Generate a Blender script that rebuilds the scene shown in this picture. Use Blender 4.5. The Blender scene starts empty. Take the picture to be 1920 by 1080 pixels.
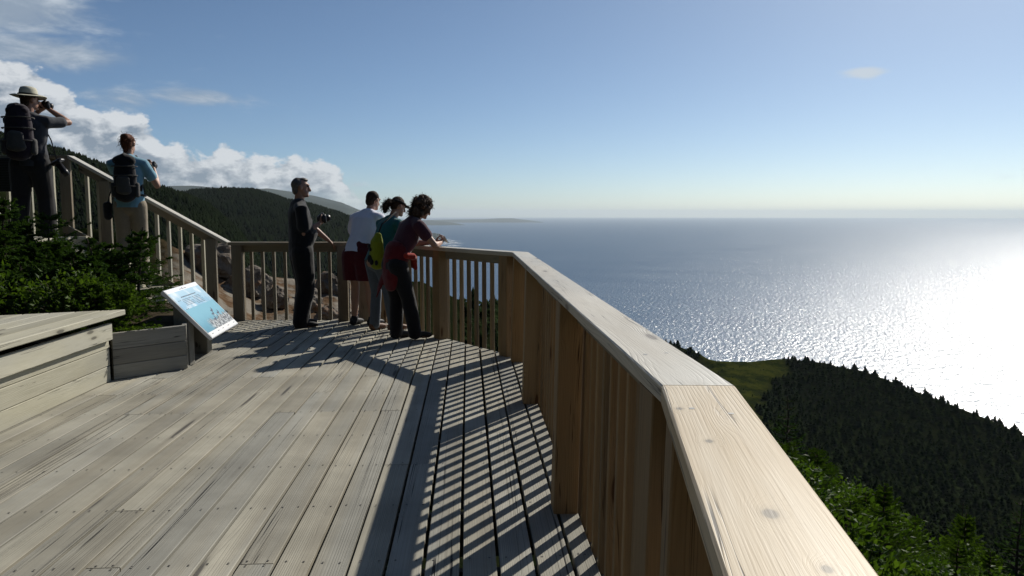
import bpy, bmesh, math, random
import numpy as np
from mathutils import Vector, Matrix, noise as mnoise
R = math.radians
random.seed(7)
SC = bpy.context.scene
COL = SC.collection

# ------------------------------------------------------------------ camera
cam_d = bpy.data.cameras.new('camera'); cam = bpy.data.objects.new('camera', cam_d); COL.objects.link(cam)
cam.location = (0, 0, 1.43); cam.rotation_euler = (R(90 - 5.63), 0, 0)
cam_d.sensor_width = 36; cam_d.lens = 36 * 1400 / 1920; cam_d.clip_start = 0.05; cam_d.clip_end = 250000
SC.camera = cam
SUN_AZ, SUN_EL = 34.0, 36.0
SEA_Z = -292.0

# ------------------------------------------------------------------ node helper
class NT:
    def __init__(s, tree): s.t = tree; s.n = tree.nodes; s.l = tree.links
    def node(s, typ, **kw):
        n = s.n.new(typ)
        for k, v in kw.items(): setattr(n, k, v)
        return n
    def put(s, sock, v):
        if isinstance(v, bpy.types.NodeSocket): s.l.new(v, sock)
        elif v is not None:
            if isinstance(v, (tuple, list)) and len(v) == 3 and sock.type == 'RGBA': v = (*v, 1)
            sock.default_value = v
    def m(s, op, a, b=None, c=None, clamp=False):
        n = s.node('ShaderNodeMath', operation=op); n.use_clamp = clamp
        for i, v in enumerate((a, b, c)):
            if v is not None: s.put(n.inputs[i], v)
        return n.outputs[0]
    def add(s, a, b): return s.m('ADD', a, b)
    def sub(s, a, b): return s.m('SUBTRACT', a, b)
    def mul(s, a, b): return s.m('MULTIPLY', a, b)
    def mr(s, v, a, b, c=0., d=1., smooth=True):
        n = s.node('ShaderNodeMapRange'); n.interpolation_type = 'SMOOTHSTEP' if smooth else 'LINEAR'
        s.put(n.inputs[0], v)
        for i, x in enumerate((a, b, c, d)): s.put(n.inputs[i + 1], x)
        return n.outputs[0]
    def mix(s, f, a, b, mode='MIX'):
        n = s.node('ShaderNodeMix', data_type='RGBA', blend_type=mode)
        s.put(n.inputs[0], f); s.put(n.inputs[6], a); s.put(n.inputs[7], b)
        return n.outputs[2]
    def xyz(s, x, y, z=0.):
        n = s.node('ShaderNodeCombineXYZ')
        for i, v in enumerate((x, y, z)): s.put(n.inputs[i], v)
        return n.outputs[0]
    def sep(s, v):
        n = s.node('ShaderNodeSeparateXYZ'); s.l.new(v, n.inputs[0]); return n.outputs
    def noise(s, vec, scale, detail=3., rough=.55, dist=0.):
        n = s.node('ShaderNodeTexNoise'); s.put(n.inputs['Vector'], vec)
        n.inputs['Scale'].default_value = scale; n.inputs['Detail'].default_value = detail
        n.inputs['Roughness'].default_value = rough; n.inputs['Distortion'].default_value = dist
        return n.outputs[0]
    def bump(s, h, strength, dist=.01, normal=None):
        n = s.node('ShaderNodeBump'); s.put(n.inputs['Height'], h)
        n.inputs['Strength'].default_value = strength; n.inputs['Distance'].default_value = dist
        if normal is not None: s.put(n.inputs['Normal'], normal)
        return n.outputs[0]

# ------------------------------------------------------------------ sky
SKY_STRENGTH = 0.08
w = bpy.data.worlds.new("World"); SC.world = w; w.use_nodes = True
T = NT(w.node_tree); T.n.clear()
out = T.node('ShaderNodeOutputWorld')
sky = T.node('ShaderNodeTexSky', sky_type='NISHITA'); sky.sun_disc = False
sky.sun_elevation = R(SUN_EL); sky.sun_rotation = R(SUN_AZ); sky.altitude = 300; sky.air_density = 0.62; sky.dust_density = 0.7; sky.ozone_density = 3.0
bg = T.node('ShaderNodeBackground'); bg.inputs[1].default_value = SKY_STRENGTH
T.l.new(T.mix(1., sky.outputs[0], (.955, 1.045, 1.03), 'MULTIPLY'), bg.inputs[0])
tc = T.node('ShaderNodeTexCoord'); x, y, z = T.sep(tc.outputs['Generated'])
az = T.mul(T.m('ARCTAN2', x, y), 57.2958); el = T.mul(T.m('ARCSINE', z), 57.2958)
def curve(v, pts, lo, hi, top):
    r = T.node('ShaderNodeValToRGB'); r.color_ramp.interpolation = 'LINEAR'
    T.put(r.inputs[0], T.mr(v, lo, hi, smooth=False))
    e = r.color_ramp.elements
    for i, (a, b) in enumerate(pts):
        k = e[i] if i < 2 else e.new(1.0)
        k.position = (a - lo) / (hi - lo); k.color = (b / top,) * 3 + (1,)
    return T.mul(r.outputs[0], top)
tops = [(-60, 11), (-34, 10.0), (-31.8, 9.3), (-30.2, 8.2), (-28.6, 6.7), (-26, 6.7), (-24.8, 5.5), (-23, 4.5), (-21.8, 4.0), (-20.6, 4.8),
        (-19, 4.3), (-17.5, 4.4), (-16, 4.6), (-14, 4.0), (-12.8, 3.3), (-11.6, 1.6), (-9, -1), (20, -2)]
Tz = curve(T.add(az, 60), [(a + 60, b + 2) for a, b in tops], 0, 80, 14)
Tz = T.sub(Tz, 2)
def cl_noise(da, de):
    p = T.xyz(T.mul(T.add(az, da), .50), T.mul(T.add(el, de), .80), 3.7)
    return T.noise(p, 1.0, 8, .56, .15)
def band(da, de):
    bias = T.m('MINIMUM', T.mul(T.sub(Tz, T.add(el, de)), .75), 1.2)
    return T.add(bias, T.mul(T.sub(cl_noise(da, de), .5), 3.8))
b0 = band(0, 0); b1 = band(.45, .6)
cov = T.mr(b0, -.05, .40)
low = T.mr(el, .2, 2.2)
cov = T.mul(cov, T.add(.45, T.mul(low, .5)))
lit = T.m('ADD', T.mul(T.sub(b0, b1), 1.0), T.mr(T.sub(Tz, el), .2, 4.2, .42, .10), clamp=True)
# thin high cloud
def ell(a0, e0, ra, re):
    u = T.mul(T.sub(az, a0), 1 / ra); v = T.mul(T.sub(el, e0), 1 / re)
    return T.m('EXPONENT', T.mul(T.add(T.mul(u, u), T.mul(v, v)), -1.))
wn = T.noise(T.xyz(T.mul(az, .20), T.mul(el, .62), 9.1), 1.0, 8, .62, .35)
ws = None
for a0, e0, ra, re, g in [(-34.5, 12.8, 6.0, 2.0, 1.5), (-32, 10.2, 6.5, 1.3, 1.15), (-22.5, 8.1, 4.5, .9, .95), (-27, 7.6, 3.5, 1.1, .8), (24.9, 9.5, 1.6, .40, 1.15), (-11.6, 2.2, 1.1, .35, .7), (-50, 12, 10, 4, 1.)]:
    q = T.mul(ell(a0, e0, ra, re), g); ws = q if ws is None else T.m('MAXIMUM', ws, q)
wc = T.mr(T.add(ws, T.mul(T.sub(wn, .5), 1.9)), .28, 1.1, 0., .85)
ccol = T.mix(lit, (.235, .29, .36), (.68, .71, .74))
wcol = T.mix(T.mr(T.add(wn, T.mr(az, -30., 20., 0., .35)), .4, .75), (.30, .37, .46), (.60, .66, .72))
c1 = T.node('ShaderNodeBackground'); T.l.new(ccol, c1.inputs[0])
c2 = T.node('ShaderNodeBackground'); T.l.new(wcol, c2.inputs[0])
m1 = T.node('ShaderNodeMixShader'); T.l.new(wc, m1.inputs[0]); T.l.new(bg.outputs[0], m1.inputs[1]); T.l.new(c2.outputs[0], m1.inputs[2])
m2 = T.node('ShaderNodeMixShader'); T.l.new(cov, m2.inputs[0]); T.l.new(m1.outputs[0], m2.inputs[1]); T.l.new(c1.outputs[0], m2.inputs[2])
T.l.new(m2.outputs[0], out.inputs[0])

# ------------------------------------------------------------------ sun, exposure
sd = bpy.data.lights.new('sun', 'SUN'); sun = bpy.data.objects.new('sun', sd); COL.objects.link(sun)
sd.energy = 5.0; sd.angle = R(.53); sd.color = (1., .94, .84)
sv = Vector((math.sin(R(SUN_AZ)) * math.cos(R(SUN_EL)), math.cos(R(SUN_AZ)) * math.cos(R(SUN_EL)), math.sin(R(SUN_EL))))
sun.rotation_euler = sv.to_track_quat('Z', 'Y').to_euler(); sun.location = (30, 40, 60)
SC.view_settings.view_transform = 'Standard'; SC.view_settings.look = 'None'
SC.view_settings.exposure = 0.0; SC.view_settings.gamma = 1.0
SC.render.engine = 'CYCLES'
SC.cycles.max_bounces = 6; SC.cycles.volume_bounces = 0; SC.cycles.transparent_max_bounces = 8
SC.cycles.use_denoising = True
SC.cycles.sample_clamp_indirect = 4.0

# ------------------------------------------------------------------ object helpers
def tag(o, label=None, cat=None, group=None, kind=None):
    for k, v in (('label', label), ('category', cat), ('group', group), ('kind', kind)):
        if v: o[k] = v
    return o
def link(name, me, parent=None):
    o = bpy.data.objects.new(name, me); COL.objects.link(o)
    if parent is not None: o.parent = parent
    return o
def empty(name, loc=(0, 0, 0), rz=0.):
    o = bpy.data.objects.new(name, None); COL.objects.link(o); o.location = loc; o.rotation_euler = (0, 0, rz); o.empty_display_size = .1
    return o
def rebase(t, loc):
    """parts were built in world space: put the empty at the thing's base and keep them where they are"""
    t.location = loc
    for c in t.children: c.location = Vector(c.location) - Vector(loc)
def np_mesh(name, V, F, mat, attr=None, smooth=False):
    """F: (n,3) or (n,4) array"""
    V = np.asarray(V, np.float32); F = np.asarray(F, np.int32)
    me = bpy.data.meshes.new(name); k = F.shape[1]
    me.vertices.add(len(V)); me.vertices.foreach_set('co', V.ravel())
    me.loops.add(F.size); me.loops.foreach_set('vertex_index', F.ravel())
    me.polygons.add(len(F)); me.polygons.foreach_set('loop_start', np.arange(0, F.size, k, dtype=np.int32))
    me.polygons.foreach_set('loop_total', np.full(len(F), k, np.int32))
    if smooth: me.polygons.foreach_set('use_smooth', np.ones(len(F), bool))
    me.update(calc_edges=True)
    if attr is not None:
        a = me.attributes.new('rnd', 'FLOAT', 'POINT'); a.data.foreach_set('value', np.asarray(attr, np.float32))
    if mat: me.materials.append(mat)
    return me

class MB:
    """gathers boards, tubes and polygons into one mesh with UVs and a per-piece random value"""
    def __init__(s): s.v = []; s.f = []; s.uv = []; s.r = []; s.mi = []
    def face(s, idx, uv, mi=0): s.f.append(idx); s.uv.append(uv); s.mi.append(mi)
    def board(s, p, L, W, Tv, c=.004, s0=(0, 0), s1=(0, 0), rnd=None, mi=0, ou=None):
        """p: corner; L,W,Tv: length, width, thickness vectors; s0/s1: end offset along L at w=0 and w=1 (metres)"""
        p = np.array(p, float); L = np.array(L, float); W = np.array(W, float); Tv = np.array(Tv, float)
        l, wd, th = (np.linalg.norm(a) for a in (L, W, Tv)); lu, wu, tu = L / l, W / wd, Tv / th
        if np.dot(np.cross(lu, wu), tu) < 0:
            p = p + W; W = -W; wu = -wu; s0 = s0[::-1]; s1 = s1[::-1]
        c = min(c, th * .3, wd * .3)
        sec = [(c, 0), (wd - c, 0), (wd, c), (wd, th - c), (wd - c, th), (c, th), (0, th - c), (0, c)]
        b = len(s.v); rnd = random.random() if rnd is None else rnd
        per = [0]
        for i in range(8):
            a, q = sec[i], sec[(i + 1) % 8]; per.append(per[-1] + math.dist(a, q))
        ou = random.random() * 20 if ou is None else ou
        for e in (0, 1):
            for (a, q) in sec:
                k = a / wd
                off = (s0[0] * (1 - k) + s0[1] * k) if e == 0 else l + (s1[0] * (1 - k) + s1[1] * k)
                s.v.append(tuple(p + lu * off + wu * a + tu * q)); s.r.append(rnd)
        for i in range(8):
            j = (i + 1) % 8
            s.face((b + i, b + j, b + 8 + j, b + 8 + i), [(ou, per[i]), (ou, per[i + 1]), (ou + l, per[i + 1]), (ou + l, per[i])], mi)
        s.face(tuple(b + i for i in range(7, -1, -1)), [(ou + sec[i][0] * .3, sec[i][1] + 3) for i in range(7, -1, -1)], mi)
        s.face(tuple(b + 8 + i for i in range(8)), [(ou + sec[i][0] * .3, sec[i][1] + 3) for i in range(8)], mi)
    def poly(s, pts, mi=0, rnd=0.):
        b = len(s.v)
        for q in pts: s.v.append(tuple(q)); s.r.append(rnd)
        s.face(tuple(range(b, b + len(pts))), [(q[0], q[1]) for q in pts], mi)
    def tube(s, pts, rad, n=8, mi=0, rnd=.5, cap=True):
        pts = [Vector(q) for q in pts]
        rad = rad if isinstance(rad, (list, tuple)) else [rad] * len(pts)
        b = len(s.v); ref = Vector((0.03, .2, 1)).normalized()
        for i, q in enumerate(pts):
            d = (pts[min(i + 1, len(pts) - 1)] - pts[max(i - 1, 0)]).normalized()
            if abs(d.dot(ref)) > .95: ref = Vector((1, .1, 0)).normalized()
            a = d.cross(ref).normalized(); c = d.cross(a)
            for k in range(n):
                t = 2 * math.pi * k / n
                s.v.append(tuple(q + (a * math.cos(t) + c * math.sin(t)) * rad[i])); s.r.append(rnd)
        for i in range(len(pts) - 1):
            for k in range(n):
                j = (k + 1) % n; o = b + i * n
                s.face((o + j, o + k, o + n + k, o + n + j), [(i, k), (i, k + 1), (i + 1, k + 1), (i + 1, k)], mi)
        if cap:
            s.face(tuple(b + k for k in range(n)), [(0, 0)] * n, mi)
            o = b + (len(pts) - 1) * n
            s.face(tuple(o + k for k in range(n - 1, -1, -1)), [(0, 0)] * n, mi)
    def build(s, name, mats, parent=None, smooth=False):
        me = bpy.data.meshes.new(name); me.from_pydata(s.v, [], s.f)
        u = me.uv_layers.new(name='UVMap'); flat = [c for f in s.uv for q in f for c in q]
        u.data.foreach_set('uv', flat)
        a = me.attributes.new('rnd', 'FLOAT', 'POINT'); a.data.foreach_set('value', s.r)
        for mt in (mats if isinstance(mats, (list, tuple)) else [mats]): me.materials.append(mt)
        me.polygons.foreach_set('material_index', s.mi)
        if smooth: me.polygons.foreach_set('use_smooth', [True] * len(me.polygons))
        me.update()
        return link(name, me, parent)

# ------------------------------------------------------------------ materials
def new_mat(name):
    m = bpy.data.materials.new(name); m.use_nodes = True; t = NT(m.node_tree); t.n.clear()
    o = t.node('ShaderNodeOutputMaterial'); return m, t, o
def pbsdf(t, o, col, rough=.6, spec=.3, normal=None, metal=0., sheen=0.):
    b = t.node('ShaderNodeBsdfPrincipled'); t.put(b.inputs['Base Color'], col); t.put(b.inputs['Roughness'], rough)
    b.inputs['Specular IOR Level'].default_value = spec; b.inputs['Metallic'].default_value = metal
    if sheen: b.inputs['Sheen Weight'].default_value = sheen
    if normal is not None: t.l.new(normal, b.inputs['Normal'])
    if o is not None: t.l.new(b.outputs[0], o.inputs[0])
    return b
def simple(name, col, rough=.6, spec=.3, var=.15, scale=25., bump=0., metal=0., sheen=0.):
    m, t, o = new_mat(name)
    g = t.node('ShaderNodeTexCoord').outputs['Object']
    n = t.noise(g, scale, 4)
    c = t.mix(n, tuple(k * (1 - var) for k in col), tuple(min(1, k * (1 + var)) for k in col))
    pbsdf(t, o, c, rough, spec, t.bump(n, bump, .01) if bump else None, metal, sheen)
    return m
def wood(name, c_lo, c_hi, c_dark, rough=.75, spec=.25, ring=.5, knots=1., crack=.6, grey=None, bump=.35, var=.35, ringd=560., dirt=.0, wave=.22, at_knots=()):
    m, t, o = new_mat(name)
    uvn = t.node('ShaderNodeUVMap'); uvn.uv_map = 'UVMap'
    u, v, _ = t.sep(uvn.outputs[0])
    at = t.node('ShaderNodeAttribute'); at.attribute_name = 'rnd'; r = at.outputs['Fac']
    ro = t.mul(r, 71.)
    # knots: sparse elongated cells
    vo = t.node('ShaderNodeTexVoronoi', feature='F1'); vo.voronoi_dimensions = '2D'; t.put(vo.inputs['Vector'], t.xyz(t.add(t.mul(u, 1.25), t.mul(ro, 3.1)), t.add(t.mul(v, 5.), t.mul(ro, 1.7)))); vo.inputs['Scale'].default_value = 1.
    kd = t.add(vo.outputs['Distance'], t.mr(t.sep(vo.outputs['Color'])[0], .35, .75, 0., .12))
    for (ku, kv, kr) in at_knots:
        a_ = t.mul(t.sub(u, ku), .065 / (kr * 1.5)); b_ = t.mul(t.sub(v, kv), .065 / kr)
        kd = t.m('MINIMUM', kd, t.m('SQRT', t.add(t.mul(a_, a_), t.mul(b_, b_))))
    kin = t.mr(kd, .02, .30, 1., 0.)
    # growth rings, bent round the knots
    low = t.noise(t.xyz(t.mul(u, .55), t.mul(v, 6.), ro), 1.0, 2, .5)
    wob = t.noise(t.xyz(t.mul(u, 4.), t.mul(v, 14.), ro), 1.0, 3, .5)
    ph = t.add(t.add(v, t.mul(low, wave)), t.add(t.mul(wob, .012), t.mul(kin, .035 * knots)))
    rg = t.m('SINE', t.mul(ph, ringd))
    rg = t.m('POWER', t.mr(rg, -1., 1., smooth=False), 5.)
    rg = t.mul(rg, t.mr(t.noise(t.xyz(t.mul(u, .7), t.mul(v, 9.), t.add(ro, 17.)), 1., 2), .40, .60, .12, 1.))
    fib = t.noise(t.xyz(t.mul(u, 5.), t.mul(v, 260.), ro), 1., 3, .6)
    tone = t.noise(t.xyz(t.mul(u, .9), t.mul(v, 7.), t.add(ro, 5.)), 1., 4, .6)
    col = t.mix(t.mr(tone, .3, .7), c_lo, c_hi)
    if grey: col = t.mix(t.mr(t.noise(t.xyz(t.mul(u, .6), t.mul(v, 3.), t.add(ro, 9.)), 1., 3), .38, .66), col, grey)
    col = t.mix(t.mul(rg, ring), col, tuple(k * .55 for k in c_lo))
    col = t.mix(t.mr(fib, .35, .75, 0., .34), col, tuple(k * .6 for k in c_lo))
    kcore = t.mr(kd, .045, .085, .85 * min(knots, 1), 0.)
    khalo = t.mr(kd, .05, .17, .42 * min(knots, 1), 0.)
    col = t.mix(khalo, col, tuple(a * .5 + b * .5 for a, b in zip(c_lo, c_dark)))
    col = t.mix(kcore, col, c_dark)
    # drying cracks following the grain
    ck = t.noise(t.xyz(t.mul(u, .8), t.mul(t.add(v, t.mul(low, .10)), 46.), t.add(ro, 2.)), 1., 2, .5)
    ckm = t.mr(t.m('ABSOLUTE', t.sub(ck, .5)), .004, .016, 1., 0.)
    ckw = t.mr(t.noise(t.xyz(t.mul(u, 1.1), t.mul(v, 9.), t.add(ro, 31.)), 1., 2), .52, .62)
    ckm = t.mul(t.mul(ckm, ckw), crack)
    col = t.mix(ckm, col, tuple(k * .35 for k in c_dark))
    br = t.add(1 - var * .5, t.mul(t.m('FRACT', t.mul(r, 13.7)), var))
    if dirt:
        geo = t.node('ShaderNodeNewGeometry')
        dn = t.noise(geo.outputs['Position'], 1.3, 4, .6)
        br = t.mul(br, t.mr(dn, .3, .75, 1. - dirt, 1. + dirt * .4))
    col = t.mix(1., col, t.xyz(br, br, br), 'MULTIPLY')
    h = t.sub(t.sub(t.mul(fib, .5), t.mul(ckm, 2.)), t.mul(rg, .35))
    pbsdf(t, o, col, rough, spec, t.bump(h, bump, .004))
    return m
M_DECK = wood('weathered_decking', (.30, .275, .215), (.385, .365, .295), (.05, .046, .042), ring=.36, crack=1., grey=(.33, .325, .285), var=.28, rough=.72, dirt=.26, wave=.13, knots=1.1, bump=.6)
M_GREY = wood('silvered_timber', (.38, .36, .27), (.46, .44, .345), (.09, .085, .07), ring=.25, crack=.8, grey=(.38, .37, .31), var=.3)
M_POST = wood('cedar_post', (.25, .165, .08), (.36, .25, .135), (.07, .032, .015), ring=.34, crack=.9, var=.55, knots=1.1, grey=(.27, .205, .125))
M_CAP = wood('pale_fir_cap', (.58, .49, .34), (.66, .58, .44), (.20, .15, .10), ring=.24, crack=.8, var=.08, rough=.5, spec=.45, ringd=1000., bump=.13, wave=.10)
M_CAPK = wood('fresh_fir_cap', (.44, .335, .19), (.585, .505, .375), (.13, .11, .08), ring=.5, crack=.9, var=.0, rough=.5, spec=.45, ringd=800., bump=.2, wave=.10,
              at_knots=((2.417, .275, .010), (2.717, .241, .006), (2.924, .213, .006), (2.271, .302, .006), (1.5, .24, .01)))
M_CAPG = wood('bleached_cap', (.47, .43, .35), (.59, .555, .475), (.12, .10, .08), ring=.32, crack=1., grey=(.52, .51, .46), var=.1, dirt=.14, rough=.5, spec=.45)
M_SHADED = wood('shade_darkened_timber', (.22, .205, .17), (.30, .285, .24), (.06, .055, .05), ring=.25, crack=.8, grey=(.25, .245, .22), var=.3)  # grey timber with the shade on retaining wall and sign posts painted in
M_RAILG = wood('greyed_rail', (.20, .165, .115), (.27, .235, .175), (.05, .04, .03), ring=.25, crack=.6, grey=(.22, .205, .17), var=.3)
M_NAIL = simple('nail_steel', (.05, .045, .04), .6, .4)
M_SCREW = simple('screw_steel', (.30, .29, .27), .4, .5, metal=.8)

def foliage(name, c1, c2, transl=.35, rough=.55, spec=.25, attr=True):
    m, t, o = new_mat(name)
    at = t.node('ShaderNodeAttribute'); at.attribute_name = 'rnd'
    oi = t.node('ShaderNodeObjectInfo')
    geo = t.node('ShaderNodeNewGeometry')
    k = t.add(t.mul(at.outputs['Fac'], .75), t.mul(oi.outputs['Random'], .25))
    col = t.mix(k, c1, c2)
    b = pbsdf(t, None, col, rough, spec)
    tr = t.node('ShaderNodeBsdfTranslucent'); t.l.new(t.mix(1., col, (1.15, 1.25, .45), 'MULTIPLY'), tr.inputs[0])
    mx = t.node('ShaderNodeMixShader'); mx.inputs[0].default_value = transl
    t.l.new(b.outputs[0], mx.inputs[1]); t.l.new(tr.outputs[0], mx.inputs[2]); t.l.new(mx.outputs[0], o.inputs[0])
    return m
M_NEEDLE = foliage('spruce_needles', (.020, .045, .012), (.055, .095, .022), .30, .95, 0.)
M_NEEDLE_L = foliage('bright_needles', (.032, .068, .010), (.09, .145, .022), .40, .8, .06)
M_LEAF = foliage('alder_leaves', (.028, .060, .010), (.078, .125, .020), .42, .55, .12)
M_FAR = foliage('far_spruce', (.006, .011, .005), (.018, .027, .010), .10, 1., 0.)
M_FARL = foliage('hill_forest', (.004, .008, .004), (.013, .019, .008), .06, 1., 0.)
M_BARK = simple('bark', (.075, .06, .048), .9, .1, .4, 18., .4)

# ground
M_GROUND, t, o = new_mat('hill_ground')
g = t.node('ShaderNodeNewGeometry'); P = g.outputs['Position']
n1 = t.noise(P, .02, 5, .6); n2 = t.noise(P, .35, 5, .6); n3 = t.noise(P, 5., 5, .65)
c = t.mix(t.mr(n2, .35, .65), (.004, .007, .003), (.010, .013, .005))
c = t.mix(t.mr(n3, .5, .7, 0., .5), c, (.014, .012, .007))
px, py, pz = t.sep(P); dist = t.m('SQRT', t.add(t.mul(px, px), t.mul(py, py)))
near = t.mr(t.add(dist, t.mul(n2, 8.)), 21., 30., 1., 0.)
leftm = t.mul(t.mr(t.add(px, t.mul(n2, 2.)), -1.2, .8, 1., 0.), t.mul(t.mr(t.add(px, t.add(t.mul(py, .43), t.mul(n2, 1.2))), -.1, .8), t.mr(py, 8., 9.)))
soil = t.mix(t.mr(n3, .35, .65), (.09, .055, .032), (.15, .11, .075))
soil = t.mix(t.mr(t.noise(P, 2.1, 5), .45, .56), soil, (.20, .18, .15))
c = t.mix(t.mul(near, leftm), c, soil)
heath = t.node('ShaderNodeAttribute'); heath.attribute_name = 'heath'
hc = t.mix(t.mr(t.noise(P, .09, 7, .75), .40, .60), (.010, .015, .004), (.036, .041, .007))
c = t.mix(heath.outputs['Fac'], c, hc)
pbsdf(t, o, c, 1., 0., t.bump(t.add(n3, t.mul(n2, 2.)), .6, .1))
M_SOIL = simple('planter_soil', (.05, .04, .025), .95, .05, .5, 9., .6)

M_ROCK, t, o = new_mat('rock')
g = t.node('ShaderNodeNewGeometry'); P = g.outputs['Position']
n1 = t.noise(P, 2.2, 6, .62); n2 = t.noise(P, 14., 5, .6)
c = t.mix(t.mr(n1, .35, .65), (.10, .085, .07), (.20, .175, .145))
c = t.mix(t.mr(n2, .52, .68, 0., .6), c, (.07, .055, .042))
c = t.mix(t.mr(t.noise(P, 3.7, 4), .56, .66, 0., .6), c, (.20, .11, .06))
pbsdf(t, o, c, .9, .15, t.bump(t.add(n1, t.mul(n2, .5)), .8, .06))

# sea
SEA_GLINT = .026   # share of steep wave facets that throw the sun back
M_SEA, t, o = new_mat('sea_water')
g = t.node('ShaderNodeNewGeometry'); P = g.outputs['Position']
px, py, pz = t.sep(P)
# wave crests run roughly square to the wind
wx = t.add(t.mul(px, .94), t.mul(py, -.34)); wy = t.add(t.mul(px, .34), t.mul(py, .94))
n1 = t.noise(t.xyz(t.mul(wx, .085), t.mul(wy, .048), 0.), 1., 2, .6)
n2 = t.noise(t.xyz(t.mul(wx, .24), t.mul(wy, .14), 2.), 1., 3, .65)
n3 = t.noise(t.xyz(t.mul(wx, .0016), t.mul(wy, .0035), 4.), 1., 4, .6)
col = t.mix(n3, (.007, .036, .080), (.012, .052, .110))
h = t.add(t.mul(n1, 3.2), t.mul(n2, 1.4))
nb = t.bump(h, 1., 1.)
rgh = t.mr(n3, .38, .62, .50, .59)
df = t.node('ShaderNodeBsdfDiffuse'); t.l.new(col, df.inputs[0])
gl = t.node('ShaderNodeBsdfAnisotropic'); gl.distribution = 'BECKMANN'; t.put(gl.inputs['Roughness'], rgh); t.l.new(nb, gl.inputs['Normal']); gl.inputs[0].default_value = (.95, .97, 1., 1)
fr_ = t.node('ShaderNodeFresnel'); fr_.inputs[0].default_value = 1.33; t.l.new(nb, fr_.inputs['Normal'])
g2 = t.node('ShaderNodeBsdfAnisotropic'); g2.distribution = 'BECKMANN'; g2.inputs['Roughness'].default_value = .30; t.l.new(nb, g2.inputs['Normal'])
m1_ = t.node('ShaderNodeMixShader'); t.l.new(t.m('MINIMUM', t.mul(fr_.outputs[0], .6), .34), m1_.inputs[0]); t.l.new(df.outputs[0], m1_.inputs[1]); t.l.new(g2.outputs[0], m1_.inputs[2])
mx = t.node('ShaderNodeMixShader'); mx.inputs[0].default_value = SEA_GLINT; t.l.new(m1_.outputs[0], mx.inputs[1]); t.l.new(gl.outputs[0], mx.inputs[2]); t.l.new(mx.outputs[0], o.inputs[0])
M_FOAM, t, o = new_mat('surf_foam')
fm = t.mr(t.noise(t.node('ShaderNodeNewGeometry').outputs['Position'], .02, 5, .7), .46, .6)
b = pbsdf(t, None, (.75, .78, .8), .8, .2); tr = t.node('ShaderNodeBsdfTransparent'); mx = t.node('ShaderNodeMixShader')
t.l.new(fm, mx.inputs[0]); t.l.new(tr.outputs[0], mx.inputs[1]); t.l.new(b.outputs[0], mx.inputs[2]); t.l.new(mx.outputs[0], o.inputs[0])

# ------------------------------------------------------------------ numpy noise
_rs = np.random.RandomState(5); _tab = _rs.rand(256, 256)
def vn(x, y):
    x = np.asarray(x, float); y = np.asarray(y, float)
    xi = np.floor(x).astype(int); yi = np.floor(y).astype(int); fx = x - xi; fy = y - yi
    fx = fx * fx * (3 - 2 * fx); fy = fy * fy * (3 - 2 * fy)
    a = _tab[xi % 256, yi % 256]; b = _tab[(xi + 1) % 256, yi % 256]; c = _tab[xi % 256, (yi + 1) % 256]; d = _tab[(xi + 1) % 256, (yi + 1) % 256]
    return (a * (1 - fx) + b * fx) * (1 - fy) + (c * (1 - fx) + d * fx) * fy
def fbm(x, y, o=4):
    s = 0; a = .5; t_ = 0
    for i in range(o): s = s + a * vn(np.asarray(x) * 2 ** i + 17 * i, np.asarray(y) * 2 ** i + 31 * i); t_ += a; a *= .5
    return s / t_ - .5

def grid_mesh(name, X, Y, Z, mat, extra=None):
    na, nr = X.shape
    V = np.stack([X.ravel(), Y.ravel(), Z.ravel()], 1)
    i = np.arange(na - 1)[:, None] * nr + np.arange(nr - 1)[None, :]
    F = np.stack([i, i + 1, i + nr + 1, i + nr], 2).reshape(-1, 4)[:, ::-1]
    me = np_mesh(name, V, F, mat, smooth=True)
    if extra:
        for k, a in extra.items():
            q = me.attributes.new(k, 'FLOAT', 'POINT'); q.data.foreach_set('value', a.ravel().astype(np.float32))
    return link(name, me)

# ------------------------------------------------------------------ sea
def disc(name, z, rad, mat):
    rr = np.concatenate([[0.5], np.geomspace(300, rad, 40)]); aa = np.linspace(0, 2 * np.pi, 181)
    A, RR = np.meshgrid(-aa, rr, indexing='ij')
    return grid_mesh(name, RR * np.sin(A), RR * np.cos(A), np.full(A.shape, z), mat)
tag(disc('sea', SEA_Z, 68500, M_SEA), 'deep blue sea glittering in the sun out to the horizon', kind='structure')

# ------------------------------------------------------------------ near terrain
T_AZ = np.array([-180, -80, -40, -30, -24.2, -18.2, -13, -10, -7, -5, -1.6, 3, 7, 11.4, 13.2, 15.2, 18, 20.6, 23.5, 25.6, 30.2, 35, 40, 50, 65, 90, 180.])
T_DE = np.array([-40, -36, -6, 1.0, 2.2, 4.3, 5.2, 5.2, 5.2, 5.6, 7.6, 10, 9.9, 9.55, 9.9, 10.8, 10.75, 10.3, 10.55, 10.9, 12.3, 13.8, 15.2, 17, 18, 8, -40.])  # strongly negative ends: unseen hill behind the camera, added to block skylight
T_RS = np.array([30, 30, 16, 14, 13.5, 14.5, 15, 22, 40, 60, 80, 300, 420, 480, 500, 430, 430, 450, 430, 420, 400, 380, 340, 260, 160, 40, 30.])
T_Z0 = np.array([-1, -1, -1, -1, -1, -1, -1, -1.2, -1.6, -2, -2.4, -2.6, -2.8, -3, -1.6, -1.3, -1.1, -1.1, -1.2, -1.3, -1.4, -1.6, -2.0, -2.8, -3, -2, -1.])
T_BO = np.array([0, 0, 0, 0, 0, 0, 0, 0, 1.5, 3, 6, 24, 36, 42, 38, 30, 34, 38, 40, 40, 38, 36, 32, 24, 14, 2, 0.])
T_PW = np.array([2, 2, 2, 2, 2, 2, 2, 1.6, 1.3, 1.1, 1, 1, 1, 1, 1, 1, 1, 1, 1, 1, 1, 1, 1, 1, 1, 1.5, 2.])
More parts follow.
